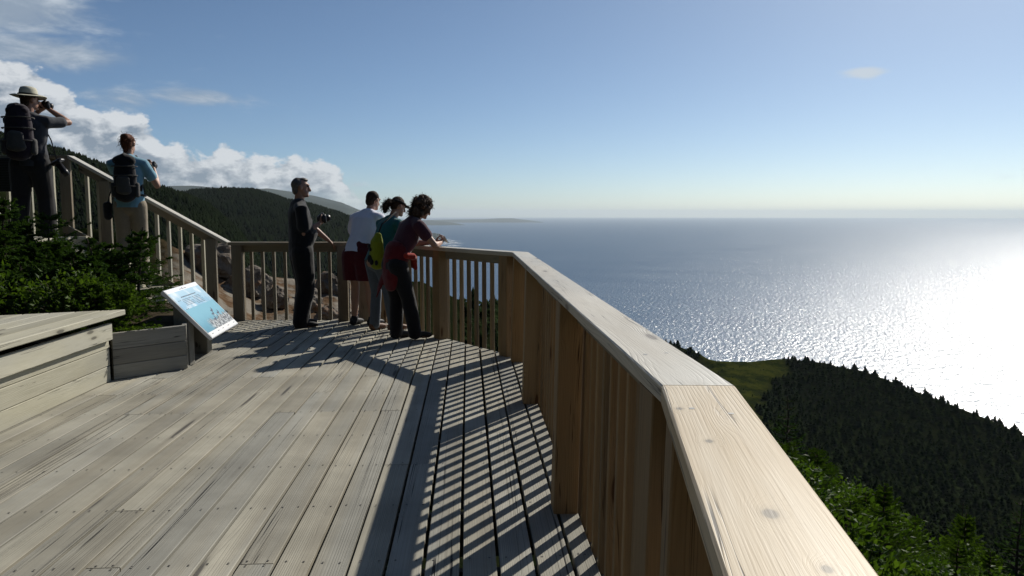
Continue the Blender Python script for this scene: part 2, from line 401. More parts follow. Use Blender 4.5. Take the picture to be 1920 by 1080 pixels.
def tab(a, v): return np.interp(a, T_AZ, v)
def terrain_z(azd, r):
    azd = np.asarray(azd, float); r = np.asarray(r, float)
    rs = tab(azd, T_RS); zs = 1.43 - rs * np.tan(np.radians(tab(azd, T_DE))); z0 = tab(azd, T_Z0)
    s = r / rs
    inn = z0 + (zs - z0) * np.clip(s, 0, 1) ** tab(azd, T_PW) - tab(azd, T_BO) * np.clip((r - 11) / 30, 0, 1) * 4 * np.clip(s, 0, 1) * (1 - np.clip(s, 0, 1))
    z = np.where(s <= 1, inn, zs - (r - rs) * .62)
    X = r * np.sin(np.radians(azd)); Y = r * np.cos(np.radians(azd))
    amp = np.clip((r - 9) / 60, 0, 1)
    z = z + fbm(X / 30, Y / 30) * 3.0 * amp * np.clip(1.2 - abs(s - 1) , .25, 1) + fbm(X / 2.2 + 9, Y / 2.2) * .30 * np.clip((r - 10) / 3, 0, 1) + (np.abs(fbm(X * 1.3 + 3, Y * 1.3)) - .12) * .55 * np.clip((r - 10.4) / 1., 0, 1) * (r < 40)
    return np.maximum(z, SEA_Z - 8)
aa = np.concatenate([np.linspace(-180, -61, 40), np.linspace(-60, 70, 261), np.linspace(71.5, 180, 50)])
ss = np.concatenate([np.linspace(.02, 1, 90), np.linspace(1.02, 2.6, 30), np.geomspace(2.8, 40, 16)])
A, S = np.meshgrid(aa, ss, indexing='ij'); RR = np.where(S <= 1, S * tab(A, T_RS), tab(A, T_RS) + (S - 1) * 300 / 1.6)
X = RR * np.sin(np.radians(A)); Y = RR * np.cos(np.radians(A)); Z = terrain_z(A, RR)
def heath_mask(azd, r):
    X = r * np.sin(np.radians(azd)); Y = r * np.cos(np.radians(azd))
    k = fbm(X / 40 + 5, Y / 40) * 1.2
    a = np.clip(1.3 - np.abs((azd - 17.2) / 2.6) + k * 1.6, 0, 1) * np.clip((r - 300 - k * 90) / 30, 0, 1)
    return np.clip(a * 3 - .4, 0, 1) * (azd > 5) * (azd < 22.5)
grid = grid_mesh('terrain', X, Y, Z, M_GROUND, {'heath': heath_mask(A, RR)})
tag(grid, 'steep headland slope falling from the lookout to the sea, with an unseen hill added behind to block skylight', kind='structure')

# ------------------------------------------------------------------ far hills: closed ridges with a front and a back slope
HILLS = {}
def hill(name, label, sil, r_front, r_ridge, r_back, z_front, mat, ntree=None, bump=1., na=160):
    sa = np.array([q[0] for q in sil], float); se = np.array([q[1] for q in sil], float)
    a = np.linspace(sa[0], sa[-1], na); t_ = np.linspace(0, 1, 60)
    A, Tt = np.meshgrid(a, t_, indexing='ij')
    zr = 1.43 + r_ridge * np.tan(np.radians(np.interp(A, sa, se)))
    def zf(A, Tt):
        zr = 1.43 + r_ridge * np.tan(np.radians(np.interp(A, sa, se)))
        f = np.clip(Tt / .6, 0, 1); b = np.clip((Tt - .6) / .4, 0, 1)
        zfr = np.minimum(z_front, zr - 2)
        z = zfr + (zr - zfr) * np.sin(f * np.pi / 2) ** .9
        z = np.where(Tt > .6, zr + (SEA_Z - 10 - zr) * b ** 1.5, z)
        r = np.where(Tt < .6, r_front + (r_ridge - r_front) * f, r_ridge + (r_back - r_ridge) * b)
        X = r * np.sin(np.radians(A)); Y = r * np.cos(np.radians(A))
        z = z + fbm(X / (r_ridge * .07), Y / (r_ridge * .07)) * bump * r_ridge * .012 * np.clip(np.abs(Tt - .6) * 6, .06, 1)
        return X, Y, z
    X, Y, Z = zf(A, Tt)
    o = grid_mesh(name, X, Y, Z, mat); tag(o, label, kind='structure'); HILLS[name] = (zf, sa)
    return o
M_FARHILL, t, o = new_mat('far_hill_cover')
P = t.node('ShaderNodeNewGeometry').outputs['Position']
pbsdf(t, o, t.mix(t.mr(t.noise(P, .004, 6, .7), .35, .65), (.010, .018, .012), (.024, .034, .018)), .95, .05)
hill('near_hill', 'high dark wooded hill rising behind the stairs', [(-75, 9), (-50, 7.8), (-38, 5.3), (-34, 4.5), (-31.5, 3.85), (-29.6, 3.3), (-27.7, 2.6), (-25.5, 1.7), (-23.7, 1.0), (-22, .3), (-20, -1.5), (-17, -6)], 190, 520, 1000, -45, M_GROUND)
hill('wooded_hill', 'dark wooded dome of a hill behind the railing', [(-30, .3), (-26, .9), (-23.7, 1.05), (-22, 1.25), (-20.9, 1.35), (-19, 1.35), (-17.5, 1.0), (-16.4, .6), (-14.3, .1), (-12.2, -.65), (-10.5, -1.9), (-9, -4.), (-8, -7)], 420, 1250, 2000, -105, M_GROUND)
hill('distant_mountain', 'long blue hazy mountain sloping down to the sea', [(-40, 1.2), (-30, 1.6), (-24.4, 1.85), (-22.5, 1.8), (-20.5, 1.65), (-18, 1.82), (-16.5, 1.62), (-14.6, 1.3), (-12.8, .85), (-11.6, .35), (-10.5, 0.), (-9.6, -.35), (-8.8, -1.0), (-7.6, -1.9), (-7, -2.6)], 6000, 12000, 15000, SEA_Z + 2, M_FARHILL)
hill('low_coast', 'low hazy tongue of land far along the coast', [(-11, -.30), (-8, -.42), (-6, -.46), (-5, -.55), (-4.2, -.68), (-3.6, -.80), (-3.3, -.92)], 20400, 20900, 21600, SEA_Z - 4, M_FARHILL, bump=.1)
hill('far_island', 'faint flat island on the sea horizon', [(-8, -.45), (-5, -.40), (-2.2, -.36), (-.9, -.30), (.1, -.30), (.9, -.40), (1.9, -.52), (2.6, -.64)], 27200, 27900, 29500, SEA_Z - 4, M_FARHILL, bump=.1)
hill('coast_islet', 'small rocky islet with surf close to the coast', [(-7.6, -1.6), (-6.6, -1.45), (-5.9, -1.40), (-5.5, -1.5), (-5.2, -1.72), (-5.0, -1.9)], 9000, 9300, 9500, SEA_Z - 4, M_FARHILL, bump=.25, na=60)
mb = MB()
for (a, r, l) in [(-5.0, 8900, 90), (-4.6, 8300, 110), (-4.3, 7700, 120), (-4.8, 7900, 100), (-5.1, 7500, 120), (-4.5, 7100, 90), (-5.2, 8500, 120)]:
    cx, cy = r * math.sin(R(a)), r * math.cos(R(a))
    mb.poly([(cx + l * math.cos(k) * (.8 + .2 * math.sin(3 * k)), cy + l * 1.3 * math.sin(k), SEA_Z + .5) for k in np.linspace(0, 2 * math.pi, 14)[:-1]])
tag(mb.build('surf', M_FOAM), 'white surf breaking round the islet', kind='stuff')

# ------------------------------------------------------------------ far forest (one mass per slope)
def cones(pts, hs, sides=6, layers=3, seed=1, lean=.03, wide=.20):
    """a jagged little spruce per point: stacked uneven skirts"""
    rs = np.random.RandomState(seed); n = len(pts); Vs = []; Fs = []; At = []; base = 0
    rnd = rs.rand(n)
    ang0 = rs.rand(n) * 6.28
    wid = hs * (wide + .14 * rs.rand(n))
    for l in range(layers):
        z0 = l / layers * .82 + .03; z1 = min(1., z0 + 1.25 / layers + (.06 if l == layers - 1 else 0))
        if l == layers - 1: z1 = 1.
        rr = wid * (1 - l / layers) ** .85
        k = np.arange(sides); an = ang0[:, None] + (k[None] + .5 * (l % 2)) * 2 * np.pi / sides
        rad = rr[:, None] * (.45 + .9 * rs.rand(n, sides))
        V = np.zeros((n, sides + 1, 3))
        V[:, :sides, 0] = pts[:, None, 0] + rad * np.cos(an); V[:, :sides, 1] = pts[:, None, 1] + rad * np.sin(an)
        V[:, :sides, 2] = pts[:, None, 2] + hs[:, None] * (z0 + .10 * (rs.rand(n, sides) - .5))
        off = hs[:, None] * lean * (rs.rand(n, 2) - .5)
        V[:, sides, :2] = pts[:, :2] + off; V[:, sides, 2] = pts[:, 2] + hs * z1
        F = np.stack([np.stack([np.full(n, i), np.full(n, (i + 1) % sides), np.full(n, sides)], 1) for i in range(sides)], 1) + (np.arange(n) * (sides + 1))[:, None, None] + base
        Vs.append(V.reshape(-1, 3)); Fs.append(F.reshape(-1, 3)); base += n * (sides + 1)
        At.append(np.repeat(np.clip(rnd * .8 + .2 * rs.rand(n), 0, 1), sides + 1))
    return np.concatenate(Vs), np.concatenate(Fs), np.concatenate(At)
def hill_forest(name, label, hn, azr, n, hrange, seed):
    rs = np.random.RandomState(seed); zf, sa = HILLS[hn]
    A = rs.uniform(*azr, n); Tt = rs.rand(n) ** .75 * .63
    # a denser rank along the skyline
    A = np.concatenate([A, rs.uniform(*azr, n // 6)]); Tt = np.concatenate([Tt, rs.uniform(.585, .615, n // 6)])
    X, Y, Z = zf(A, Tt); hs = rs.uniform(*hrange, len(A)) * (.55 + .9 * np.clip(fbm(X / 60, Y / 60) + .5, 0, 1))
    V, F, At = cones(np.stack([X, Y, Z - .4], 1), hs, 6, 2, seed, wide=.30)
    At = np.clip(At * .6 + .9 * (fbm(np.repeat(X, 1)[0] * 0 + V[:, 0] / 45, V[:, 1] / 45) + .22), 0, 1)
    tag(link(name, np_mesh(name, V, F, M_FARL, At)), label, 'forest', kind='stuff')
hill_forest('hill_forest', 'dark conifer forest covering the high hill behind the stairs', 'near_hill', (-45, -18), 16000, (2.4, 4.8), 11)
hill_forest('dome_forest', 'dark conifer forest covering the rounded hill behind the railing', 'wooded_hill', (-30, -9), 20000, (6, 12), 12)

# ------------------------------------------------------------------ spruces
def spruce(seed, h, rad, whorls, nb, twigs, needle=None, z_lo=.08, flat=0.):
    """trunk mesh, crown mesh. needle: None for blade twigs, else number of needle tufts on a twig"""
    rs = np.random.RandomState(seed)
    mb = MB(); pts = [(0, 0, -.5)] + [(rs.uniform(-.012, .012) * h * t_, rs.uniform(-.012, .012) * h * t_, h * t_) for t_ in np.linspace(.1, 1, 7)]
    mb.tube(pts, [h * .018 * (1 - i / 8.2) + .004 for i in range(len(pts))], 7)
    tri = []; at = []
    for wi in range(whorls):
        zf = z_lo + (1 - z_lo) * (wi + rs.rand() * .6) / whorls; zf = min(zf, .985)
        L0 = rad * (1 - zf) ** .8 * (1 if zf > .15 else .8) + .03 * h
        for b in range(nb):
            if rs.rand() < .1: continue
            a = 2 * np.pi * (b + rs.rand() * .9) / nb + wi * 1.3; L = L0 * rs.uniform(.6, 1.2)
            up = .55 * zf - .12 + rs.uniform(-.12, .15)
            d = np.array([np.cos(a), np.sin(a), up]); d /= np.linalg.norm(d); sd_ = np.array([-np.sin(a), np.cos(a), 0.])
            p0 = np.array([0, 0, zf * h]); tone = rs.rand()
            nrm = np.cross(d, sd_)
            def pt(t_): return p0 + d * L * t_ + np.array([0, 0, (.10 - .0 * t_) * L * (t_ ** 2) * (1 if zf > .3 else .7) - .10 * L * np.sin(t_ * 3.1)])
            mb.tube([pt(.0), pt(.5), pt(.95)], [h * .005 + .001, h * .003 + .001, .001], 4, cap=False)
            for k in range(twigs):
                t_ = .12 + .88 * (k + rs.rand()) / twigs
                for sg in (-1, 1):
                    q = pt(t_); tl = L * (.42 * (1 - t_) + .13) * rs.uniform(.7, 1.25)
                    td = d * .75 + sd_ * sg * rs.uniform(.55, 1.) + np.array([0, 0, rs.uniform(-.22, .16)]); td /= np.linalg.norm(td)
                    if needle is None:
                        wv = np.cross(td, nrm + rs.uniform(-.8, .8, 3)); wv = wv / (np.linalg.norm(wv) + 1e-6) * tl * .17
                        m_ = q + td * tl * .45; e = q + td * tl
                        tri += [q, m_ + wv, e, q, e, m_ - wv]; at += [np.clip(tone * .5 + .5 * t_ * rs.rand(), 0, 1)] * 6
                    else:
                        s_ = (np.arange(needle) + rs.rand(needle)) / needle; c = q + td * (tl * s_)[:, None]; ph = rs.rand(needle) * 6.28
                        o1 = np.cross(td, np.array([.3, .2, .9])); o1 /= np.linalg.norm(o1); o2 = np.cross(td, o1)
                        nd = td * .75 + (o1 * np.cos(ph)[:, None] + o2 * np.sin(ph)[:, None] * .8) * .75
                        wv = np.cross(nd, td); wv = wv / (np.linalg.norm(wv, axis=1)[:, None] + 1e-6) * .0075
                        tri.append(np.stack([c - wv, c + wv, c + nd * (.042 * (1 - .35 * s_))[:, None]], 1).reshape(-1, 3))
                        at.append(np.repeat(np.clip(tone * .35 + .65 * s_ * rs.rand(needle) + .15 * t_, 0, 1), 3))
    if needle is not None: tri = np.concatenate(tri); at = np.concatenate(at)
    V = np.array(tri); F = np.arange(len(V)).reshape(-1, 3)
    if flat: V[:, 2] *= 1.
    return mb, V, F, np.array(at)
def spruce_proto(name, seed, h, rad, whorls, nb, twigs, needle, mat, z_lo=.08):
    mb, V, F, At = spruce(seed, h, rad, whorls, nb, twigs, needle, z_lo)
    root = empty(name)
    mb.build('trunk', M_BARK, root)
    link('crown', np_mesh('crown', V, F, mat, At), root)
    return root
def copy_tree(o):
    c = o.copy(); COL.objects.link(c)
    for ch in o.children:
        d = ch.copy(); COL.objects.link(d); d.parent = c
    return c
USED = set()
def place(proto, loc, rz, s, label, cat, group=None):
    o = proto if proto.name not in USED else copy_tree(proto)
    USED.add(o.name)
    o.location = loc; o.rotation_euler = (0, 0, rz); o.scale = (s, s, s * random.uniform(.9, 1.15))
    tag(o, label, cat, group); return o

rsx = np.random.RandomState(21)
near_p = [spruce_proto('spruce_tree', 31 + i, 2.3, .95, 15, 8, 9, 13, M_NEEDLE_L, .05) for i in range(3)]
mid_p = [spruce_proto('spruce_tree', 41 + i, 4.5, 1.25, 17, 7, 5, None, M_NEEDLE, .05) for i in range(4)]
# the nearest, just below the railing
near_spots = []
for k in range(400):
    a = rsx.uniform(19, 44); r = rsx.uniform(5.5, 22) ; q = (r * math.sin(R(a)), r * math.cos(R(a)))
    if q[0] < 1.7 + max(0, q[1] * .12) or any(math.dist(q, p_) < .55 + .03 * r for p_, *_ in near_spots): continue
    near_spots.append((q, r, a, rsx.uniform(.55, 1.05) * (.55 + .03 * r)))
near_spots = [q[1:] for q in near_spots]
for i, (r, a, s_) in enumerate(near_spots):
    zt = float(terrain_z(a, r))
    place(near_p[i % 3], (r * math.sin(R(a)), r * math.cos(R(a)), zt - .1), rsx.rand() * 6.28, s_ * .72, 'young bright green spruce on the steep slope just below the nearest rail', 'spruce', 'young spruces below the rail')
cnt = 0; forest = []
tries = rsx.rand(140000, 2)
cell = set()
for u_, v_ in tries:
    a = -4 + u_ * 66; rs_ = float(tab(a, T_RS)); r = 18 + (rs_ * 1.03 - 18) * math.sqrt(v_) if rs_ > 22 else 0
    if r < 18: continue
    sp = 1.45 + r / 330
    key = (int(r * math.sin(R(a)) / sp), int(r * math.cos(R(a)) / sp))
    if key in cell: continue
    cell.add(key); forest.append((a, r))
fa = np.array([q[0] for q in forest]); fr = np.array([q[1] for q in forest])
hm = heath_mask(fa, fr); keep = (hm < .35) | (rsx.rand(len(fa)) < .22)
fa, fr = fa[keep], fr[keep]; fz = terrain_z(fa, fr)
order = np.argsort(fr); vis = [i for i in order if 14 < fa[i] < 39]
ind = vis[:265]
for n_, i in enumerate(ind):
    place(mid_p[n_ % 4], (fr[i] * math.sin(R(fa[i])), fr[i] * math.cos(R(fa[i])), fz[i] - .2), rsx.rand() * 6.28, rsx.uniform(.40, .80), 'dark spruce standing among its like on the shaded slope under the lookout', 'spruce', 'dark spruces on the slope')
rest = np.setdiff1d(np.arange(len(fa)), np.array(ind))
hs = rsx.uniform(1.6, 5.2, len(rest)) * np.clip(fr[rest] / 150, np.where(fa[rest] < 12, .3, .6), 1) * (.7 + .6 * np.clip(fbm(fr[rest] * np.sin(np.radians(fa[rest])) / 25, fr[rest] * np.cos(np.radians(fa[rest])) / 25) + .5, 0, 1))
hs = np.where(hm[keep][rest] > .35, hs * .28, hs)
P_ = np.stack([fr[rest] * np.sin(np.radians(fa[rest])), fr[rest] * np.cos(np.radians(fa[rest])), fz[rest] - .3], 1)
scrub = rsx.rand(len(rest)) < .55
V, F, At = cones(P_[~scrub], hs[~scrub], 7, 4, 3, wide=.40)
V2, F2, A2 = cones(P_[scrub], hs[scrub] * .8, 8, 5, 4, lean=.25, wide=.62)
V, F, At = np.concatenate([V, V2]), np.concatenate([F, F2 + len(V)]), np.concatenate([At, np.clip(A2 * .9 + .2, 0, 1)])
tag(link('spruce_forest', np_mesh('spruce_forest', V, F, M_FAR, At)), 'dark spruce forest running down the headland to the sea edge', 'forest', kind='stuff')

# ------------------------------------------------------------------ deck
AZP = 3.35; eu = np.array([-math.sin(R(AZP)), math.cos(R(AZP)), 0]); ew = np.array([math.cos(R(AZP)), math.sin(R(AZP)), 0])
CAPI = [np.array(q, float) for q in [(-.056, -1.5), (.325, 1.598), (.005, 7.33), (-1.90, 9.95), (-3.80, 9.98)]]   # inner edge of the cap rail
def offset(poly, d):
    res = []
    for i, p in enumerate(poly):
        ns = []
        if i > 0: q = p - poly[i - 1]; ns.append(np.array([q[1], -q[0]]) / np.linalg.norm(q))
        if i < len(poly) - 1: q = poly[i + 1] - p; ns.append(np.array([q[1], -q[0]]) / np.linalg.norm(q))
        if len(ns) == 1: res.append(p + ns[0] * d)
        else:
            b = ns[0] + ns[1]; b /= np.linalg.norm(b); res.append(p + b * d / np.dot(b, ns[0]))
    return res
EDGE = offset(CAPI, .10)
def hit(w_, k):
    """u where the strip line at w meets edge segment k"""
    p, q = EDGE[k], EDGE[k + 1]
    pu, pw = np.dot(p, eu[:2]), np.dot(p, ew[:2]); qu, qw = np.dot(q, eu[:2]), np.dot(q, ew[:2])
    return pu + (qu - pu) * (w_ - pw) / (qw - pw)
wB = np.dot(EDGE[1], ew[:2])
mb = MB(); nails = MB()
k = -36
while True:
    w0 = -.19 + .153 * k + .0075; w1 = w0 + .138; k += 1
    if w0 > wB - .03: break
    w1 = min(w1, wB)
    if w1 < -4.6: continue
    def uend(w_): return min(hit(w_, 2), hit(w_, 3))
    def ustart(w_): return max(-2.6, hit(w_, 0)) if w_ > -.2 else -2.6
    us0, us1, ue0, ue1 = ustart(w0), ustart(w1), uend(w0), uend(w1)
    u0 = min(us0, us1); end = max(ue0, ue1)
    cuts = []; c = -2.4 + .6 * random.randint(2, 8)
    while c < end - .9: cuts.append(c); c += .6 * random.choice([4, 5, 6, 7, 8])
    st = [(us0, us1)] + [(c + .0015, c + .0015) for c in cuts]; en = [(c - .0015, c - .0015) for c in cuts] + [(ue0, ue1)]
    for (a0, a1), (b0_, b1_) in zip(st, en):
        if min(b0_, b1_) - max(a0, a1) < .05: continue
        dz = random.uniform(-.002, .0015); dw = random.uniform(-.0025, .0025)
        p = ew * (w0 + dw) + np.array([0, 0, -.038 + dz])
        mb.board(p + eu * a0, eu * 1.0, ew * (w1 - w0), (0, 0, .038), .0025, (0, a1 - a0), (b0_ - a0 - 1, b1_ - a0 - 1))
    j = math.ceil(u0 / .6)
    while j * .6 < end - .05:
        rows = [-.018, .018] if any(abs(j * .6 - c) < .01 for c in cuts) else [random.uniform(-.01, .01)]
        for du in rows:
            for ww in (w0 + .03, w1 - .03):
                if w1 - w0 < .08: continue
                cc = ew * (ww + random.uniform(-.006, .006)) + eu * (j * .6 + du + random.uniform(-.006, .006)); rr_ = .0055
                nails.poly([(cc[0] + rr_ * math.cos(t_), cc[1] + rr_ * math.sin(t_), .0028) for t_ in np.linspace(0, 2 * math.pi, 7)[:-1]])
        j += 1
deck = tag(mb.build('wooden_deck', M_DECK), 'weathered grey plank deck of the lookout', kind='structure')
nl = nails.build('nail_heads', M_NAIL, deck); tag(nl, kind='stuff')
mb = MB()
for j in range(-4, 18):
    uj = j * .6; a = -4.3; b = min(wB, 9)
    for w_ in np.linspace(wB, -4, 60):
        if uj < uend(w_) - .1: b = w_; break
    mb.board(ew * a + eu * (uj - .02) + np.array([0, 0, -.27]), ew * (b - a - .02), eu * .04, (0, 0, .22), .002)
mb.build('joists', M_RAILG, deck)

# ------------------------------------------------------------------ railing
CAP_Z = 1.06; CAP_T = .042; CAP_W = .16
def seg_frame(k):
    p, q = CAPI[k], CAPI[k + 1]; d = (q - p) / np.linalg.norm(q - p); return p, q, d, np.array([d[1], -d[0]])
rail = empty('deck_railing'); OUT = offset(CAPI, CAP_W)
v3 = lambda a, z=0.: np.array([a[0], a[1], z])
for k in range(4):
    p, q, d, n = seg_frame(k); L = np.linalg.norm(q - p)
    s0 = (0, float(np.dot(OUT[k] - p, d))); s1 = (0, float(np.dot(OUT[k + 1] - q, d)))
    g = .0015
    mb = MB(); mb.board(v3(p, CAP_Z - CAP_T), v3(d) * L, v3(n) * CAP_W, (0, 0, CAP_T), .004, (s0[0] + g, s0[1] + g), (s1[0] - g, s1[1] - g), rnd=(.31, .62, .17, .8)[k], ou=0. if k == 0 else None)
    cp = mb.build('cap_board', M_CAPK if k == 0 else (M_CAPG if k < 3 else M_RAILG), rail)
    if k == 0: tag(cp, 'fresh pale yellow cap board with dark knots')
    for f_ in (.06, .45, .93):
        for w_ in (.045, .115):
            cc = p + d * (L * f_ + random.uniform(-.03, .03)) + n * (w_ + random.uniform(-.008, .008))
            if k > 2: continue
            sc = MB(); sc.poly([(cc[0] + .006 * math.cos(t_), cc[1] + .006 * math.sin(t_), CAP_Z + .0006) for t_ in np.linspace(0, 6.2832, 9)[:-1]]); sc.build('screw', M_SCREW, cp)
def sbox(base, top, d, n, wd, th, mat, name, parent, z0, z1):
    """upright whose inner face runs from offset base to offset top (a slight outward lean)"""
    mb = MB(); b = v3(base, z0); tp = v3(top, z1)
    mb.board(b, tp - b, v3(d) * wd, v3(n) * th, .004)
    return mb.build(name, mat, parent)
LEAN = .022
POSTS = {0: [.55, 1.95, 2.86], 1: [.08, 1.86, 3.95, 5.55], 2: [.10, 1.42, 3.0], 3: [.02, .30, 1.72]}
for k in range(4):
    p, q, d, n = seg_frame(k); L = np.linalg.norm(q - p); mt = M_POST if k < 2 else (M_POST if k == 2 else M_RAILG)
    lean = LEAN if k < 2 else .0
    for s in POSTS[k]:
        base = p + d * s
        sbox(base + n * (.0 - lean), base + n * .002, d, n, .138, .118, mt if not (k == 2 and s > 1) else M_POST, 'post', rail, .0008, CAP_Z - CAP_T - .001)
    # fascia between the posts
    st = [0] + [s + .138 for s in POSTS[k]]; en = [s for s in POSTS[k]] + [L]
    mb = MB()
    for a, b in zip(st, en):
        if b - a > .06: mb.board(v3(p + d * (a + .002) + n * .084, CAP_Z - CAP_T - .092), v3(d) * (b - a - .004), v3(n) * .036, (0, 0, .091), .003, rnd=.2 + .1 * k)
    mb.build('fascia', M_RAILG if k != 0 else M_CAPG, rail)
    mb = MB(); mb.board(v3(p + d * .03 + n * (.139 - lean), -.28), v3(d) * (L - .06), v3(n) * .04, (0, 0, .24), .003); mb.build('rim_board', M_RAILG, rail)
    m_ = int(L / .152); s = (L - (m_ - 1) * .152) / 2
    for j in range(m_):
        a = s + j * .152 - .019
        if k == 0 and a < 0.4: continue
        sbox(p + d * a + n * (.1215 - lean + random.uniform(0, .003)), p + d * a + n * .1215, d, n, .040, .0365, M_POST if k < 3 else M_RAILG, 'baluster', rail, -.26, CAP_Z - CAP_T - .0015)
tag(rail, 'timber railing with pale cap boards and square balusters around the deck edge', 'railing')
rebase(rail, (float(CAPI[2][0]), float(CAPI[2][1]), 0))

# ------------------------------------------------------------------ stairs, upper landing and their railing
NST, RISE, RUN = 7, .163, .293; X0 = -3.86; YS0, YS1 = 8.55, 9.88
st = empty('staircase')
for i in range(NST):
    mb = MB()
    for j in range(2): mb.board((X0 - RUN * i + .02 - .155 * (j + 1), YS0, RISE * (i + 1) - .04), (0, YS1 - YS0, 0), (.15, 0, 0), (0, 0, .04), .004)
    mb.board((X0 - RUN * i - .022, YS0 + .002, RISE * i + .002), (0, YS1 - YS0 - .004, 0), (.02, 0, 0), (0, 0, RISE - .044), .002)
    mb.build('tread', M_GREY, st)
mb = MB(); e = np.array([-RUN * NST, 0, RISE * NST]); mb.board((X0 + .05, YS0 - .045, -.10), e, (0, .04, 0), (0, 0, .24), .003); mb.build('stringer', M_RAILG, st)
mb = MB(); mb.board((X0 + .05, YS1 + .004, -.10), e, (0, .04, 0), (0, 0, .24), .003); mb.build('stringer', M_RAILG, st)
mb = MB(); ZL = RISE * NST; XL = X0 - RUN * NST + .02
for j in range(9): mb.board((XL - .155 * (j + 1) * 1.5, YS0, ZL - .04), (0, YS1 - YS0, 0), (.225, 0, 0), (0, 0, .04), .004)
mb.build('landing', M_GREY, st)
tag(st, 'grey timber steps climbing left to an upper landing', 'stairs'); rebase(st, (X0, 9.2, 0))
sr = empty('stair_railing'); YR = 9.98; SL = RISE / RUN
XE = -3.80; XT = -5.86; ZT = CAP_Z + (XE - XT) * SL; dirv = np.array([-1, 0, SL]); dirv /= np.linalg.norm(dirv)
Ls = math.hypot(XE - XT, ZT - CAP_Z); up = np.array([SL, 0, 1]); up /= np.linalg.norm(up)
mb = MB(); mb.board(np.array([XE - .004, YR, CAP_Z]) - up * .04, dirv * Ls, (0, .15, 0), up * .04, .004); tag(mb.build('cap_board', M_CAPG, sr), 'sloping sunlit cap board')
mb = MB(); mb.board((XT - .012, YR, ZT - .04), (-2.6, 0, 0), (0, .15, 0), (0, 0, .04), .004); mb.build('cap_board', M_RAILG, sr)
mb = MB(); mb.board(np.array([XE - .16, YR + .05, CAP_Z + .16 * SL - .155]), dirv * (Ls - .30), (0, .036, 0), (0, 0, .10), .003); mb.build('fascia', M_RAILG, sr)
mb = MB(); mb.board((XT - .16, YR + .05, ZT - .135), (-2.4, 0, 0), (0, .036, 0), (0, 0, .09), .003); mb.build('fascia', M_RAILG, sr)
for xp, zt in [(-4.10, None), (-5.48, None), (-5.99, ZT - .042), (-7.6, ZT - .042)]:
    zz = zt if zt else CAP_Z + (XE - xp - .14) * SL - .05
    zb = 0 if xp > -4.2 else (XE - xp) * SL - .45
    mb = MB(); mb.board((xp, YR - .0, zb), (0, 0, zz - zb), (.14, 0, 0), (0, .046, 0), .004, rnd=.4)
    mb.build('post', M_RAILG, sr)
x = -4.02
while x > -8.0:
    x -= .152
    if any(abs(x - q) < .09 for q in (-4.03, -5.41, -5.92, -7.53)): continue
    zt = CAP_Z + (XE - x) * SL - .06 if x > XT else ZT - .045
    zb = max(-.1, min((XE - x) * SL - .15, ZL - .15))
    mb = MB(); mb.board((x - .02, YR + .088, zb), (0, 0, zt - zb), (.042, 0, 0), (0, .042, 0), .003); mb.build('baluster', M_GREY, sr)
tag(sr, 'stair railing with sloping sunlit cap climbing to the left', 'railing'); rebase(sr, (XE, YR, 0))
# dark panel fixed to the landing railing
M_DARKP, t, o = new_mat('dark_panel')
gx, gy, gz = t.sep(t.node('ShaderNodeTexCoord').outputs['Object'])
ln = t.mr(t.m('SINE', t.mul(gz, 190.)), .55, .9); lw = t.mr(t.m('ABSOLUTE', gx), .28, .3, 1., 0.)
pbsdf(t, o, t.mix(t.mul(t.mul(ln, lw), .25), (.012, .014, .017), (.10, .11, .12)), .4, .4)
mb = MB(); mb.board((-.36, -.012, -.22), (.72, 0, 0), (0, .024, 0), (0, 0, .44), .004)
dp = mb.build('notice_panel', M_DARKP); dp.location = (-6.72, YR - .018, 1.95); tag(dp, 'dark notice panel hung on the upper landing railing behind the man in the hat', 'panel')

# ------------------------------------------------------------------ bench platform and low wall
bench = empty('timber_bench')
wallw = lambda X, Y: None
o0 = np.array([-3.455, 6.32, 0.])        # foot corner of the front wall
mb = MB()
for i, (za, zb) in enumerate([(.002, .135), (.139, .285), (.289, .44)]):
    mb.board(o0 - ew * .04 - eu * 5.5 + np.array([0, 0, za]), eu * 5.5, ew * .04, (0, 0, zb - za), .004)
mb.build('wall_boards', M_GREY, bench)
mb = MB(); mb.board(o0 + ew * .004 - eu * 1.93 + np.array([0, 0, .365]), eu * (1.93 - .02), ew * .04, (0, 0, .145), .005); mb.board(o0 + ew * .004 - eu * 5.5 + np.array([0, 0, .365]), eu * 3.566, ew * .04, (0, 0, .145), .005)
mb.build('fascia', M_GREY, bench)
mb = MB()
for i in range(6):
    wa = .105 - .175 * (i + 1); s_ = -.40
    mb.board(o0 + ew * wa - eu * 5.5 + np.array([0, 0, .56]), eu * 5.62, ew * .168, (0, 0, .048), .006, (0, 0), (s_ * (.105 - wa) , s_ * (.105 - wa - .168)))
mb.build('seat_boards', M_GREY, bench)
tag(bench, 'long low weathered timber bench with plank seat beside the shrubs', 'bench'); rebase(bench, tuple(o0 - eu * 2.5))
wl = empty('retaining_wall')
p = np.array([-3.445, 6.36, 0]); q = np.array([-3.02, 6.84, 0]); q2 = np.array([-3.60, 8.5, 0])
for (a, b, nm) in ((p, q, 0), (q, q2, 1)):
    d = (b - a); L = np.linalg.norm(d); d /= L; n = np.array([-d[1], d[0], 0])
    mb = MB()
    for za, zb in [(.002, .13), (.133, .265), (.268, .41)]: mb.board(a + d * .045 * nm + np.array([0, 0, za]), d * (L - .045 * nm), n * .04, (0, 0, zb - za), .004)
    mb.build('wall_boards', M_SHADED, wl)
tag(wl, 'low grey plank retaining wall holding back the shrubs beside the sign', 'wall'); rebase(wl, tuple(q))
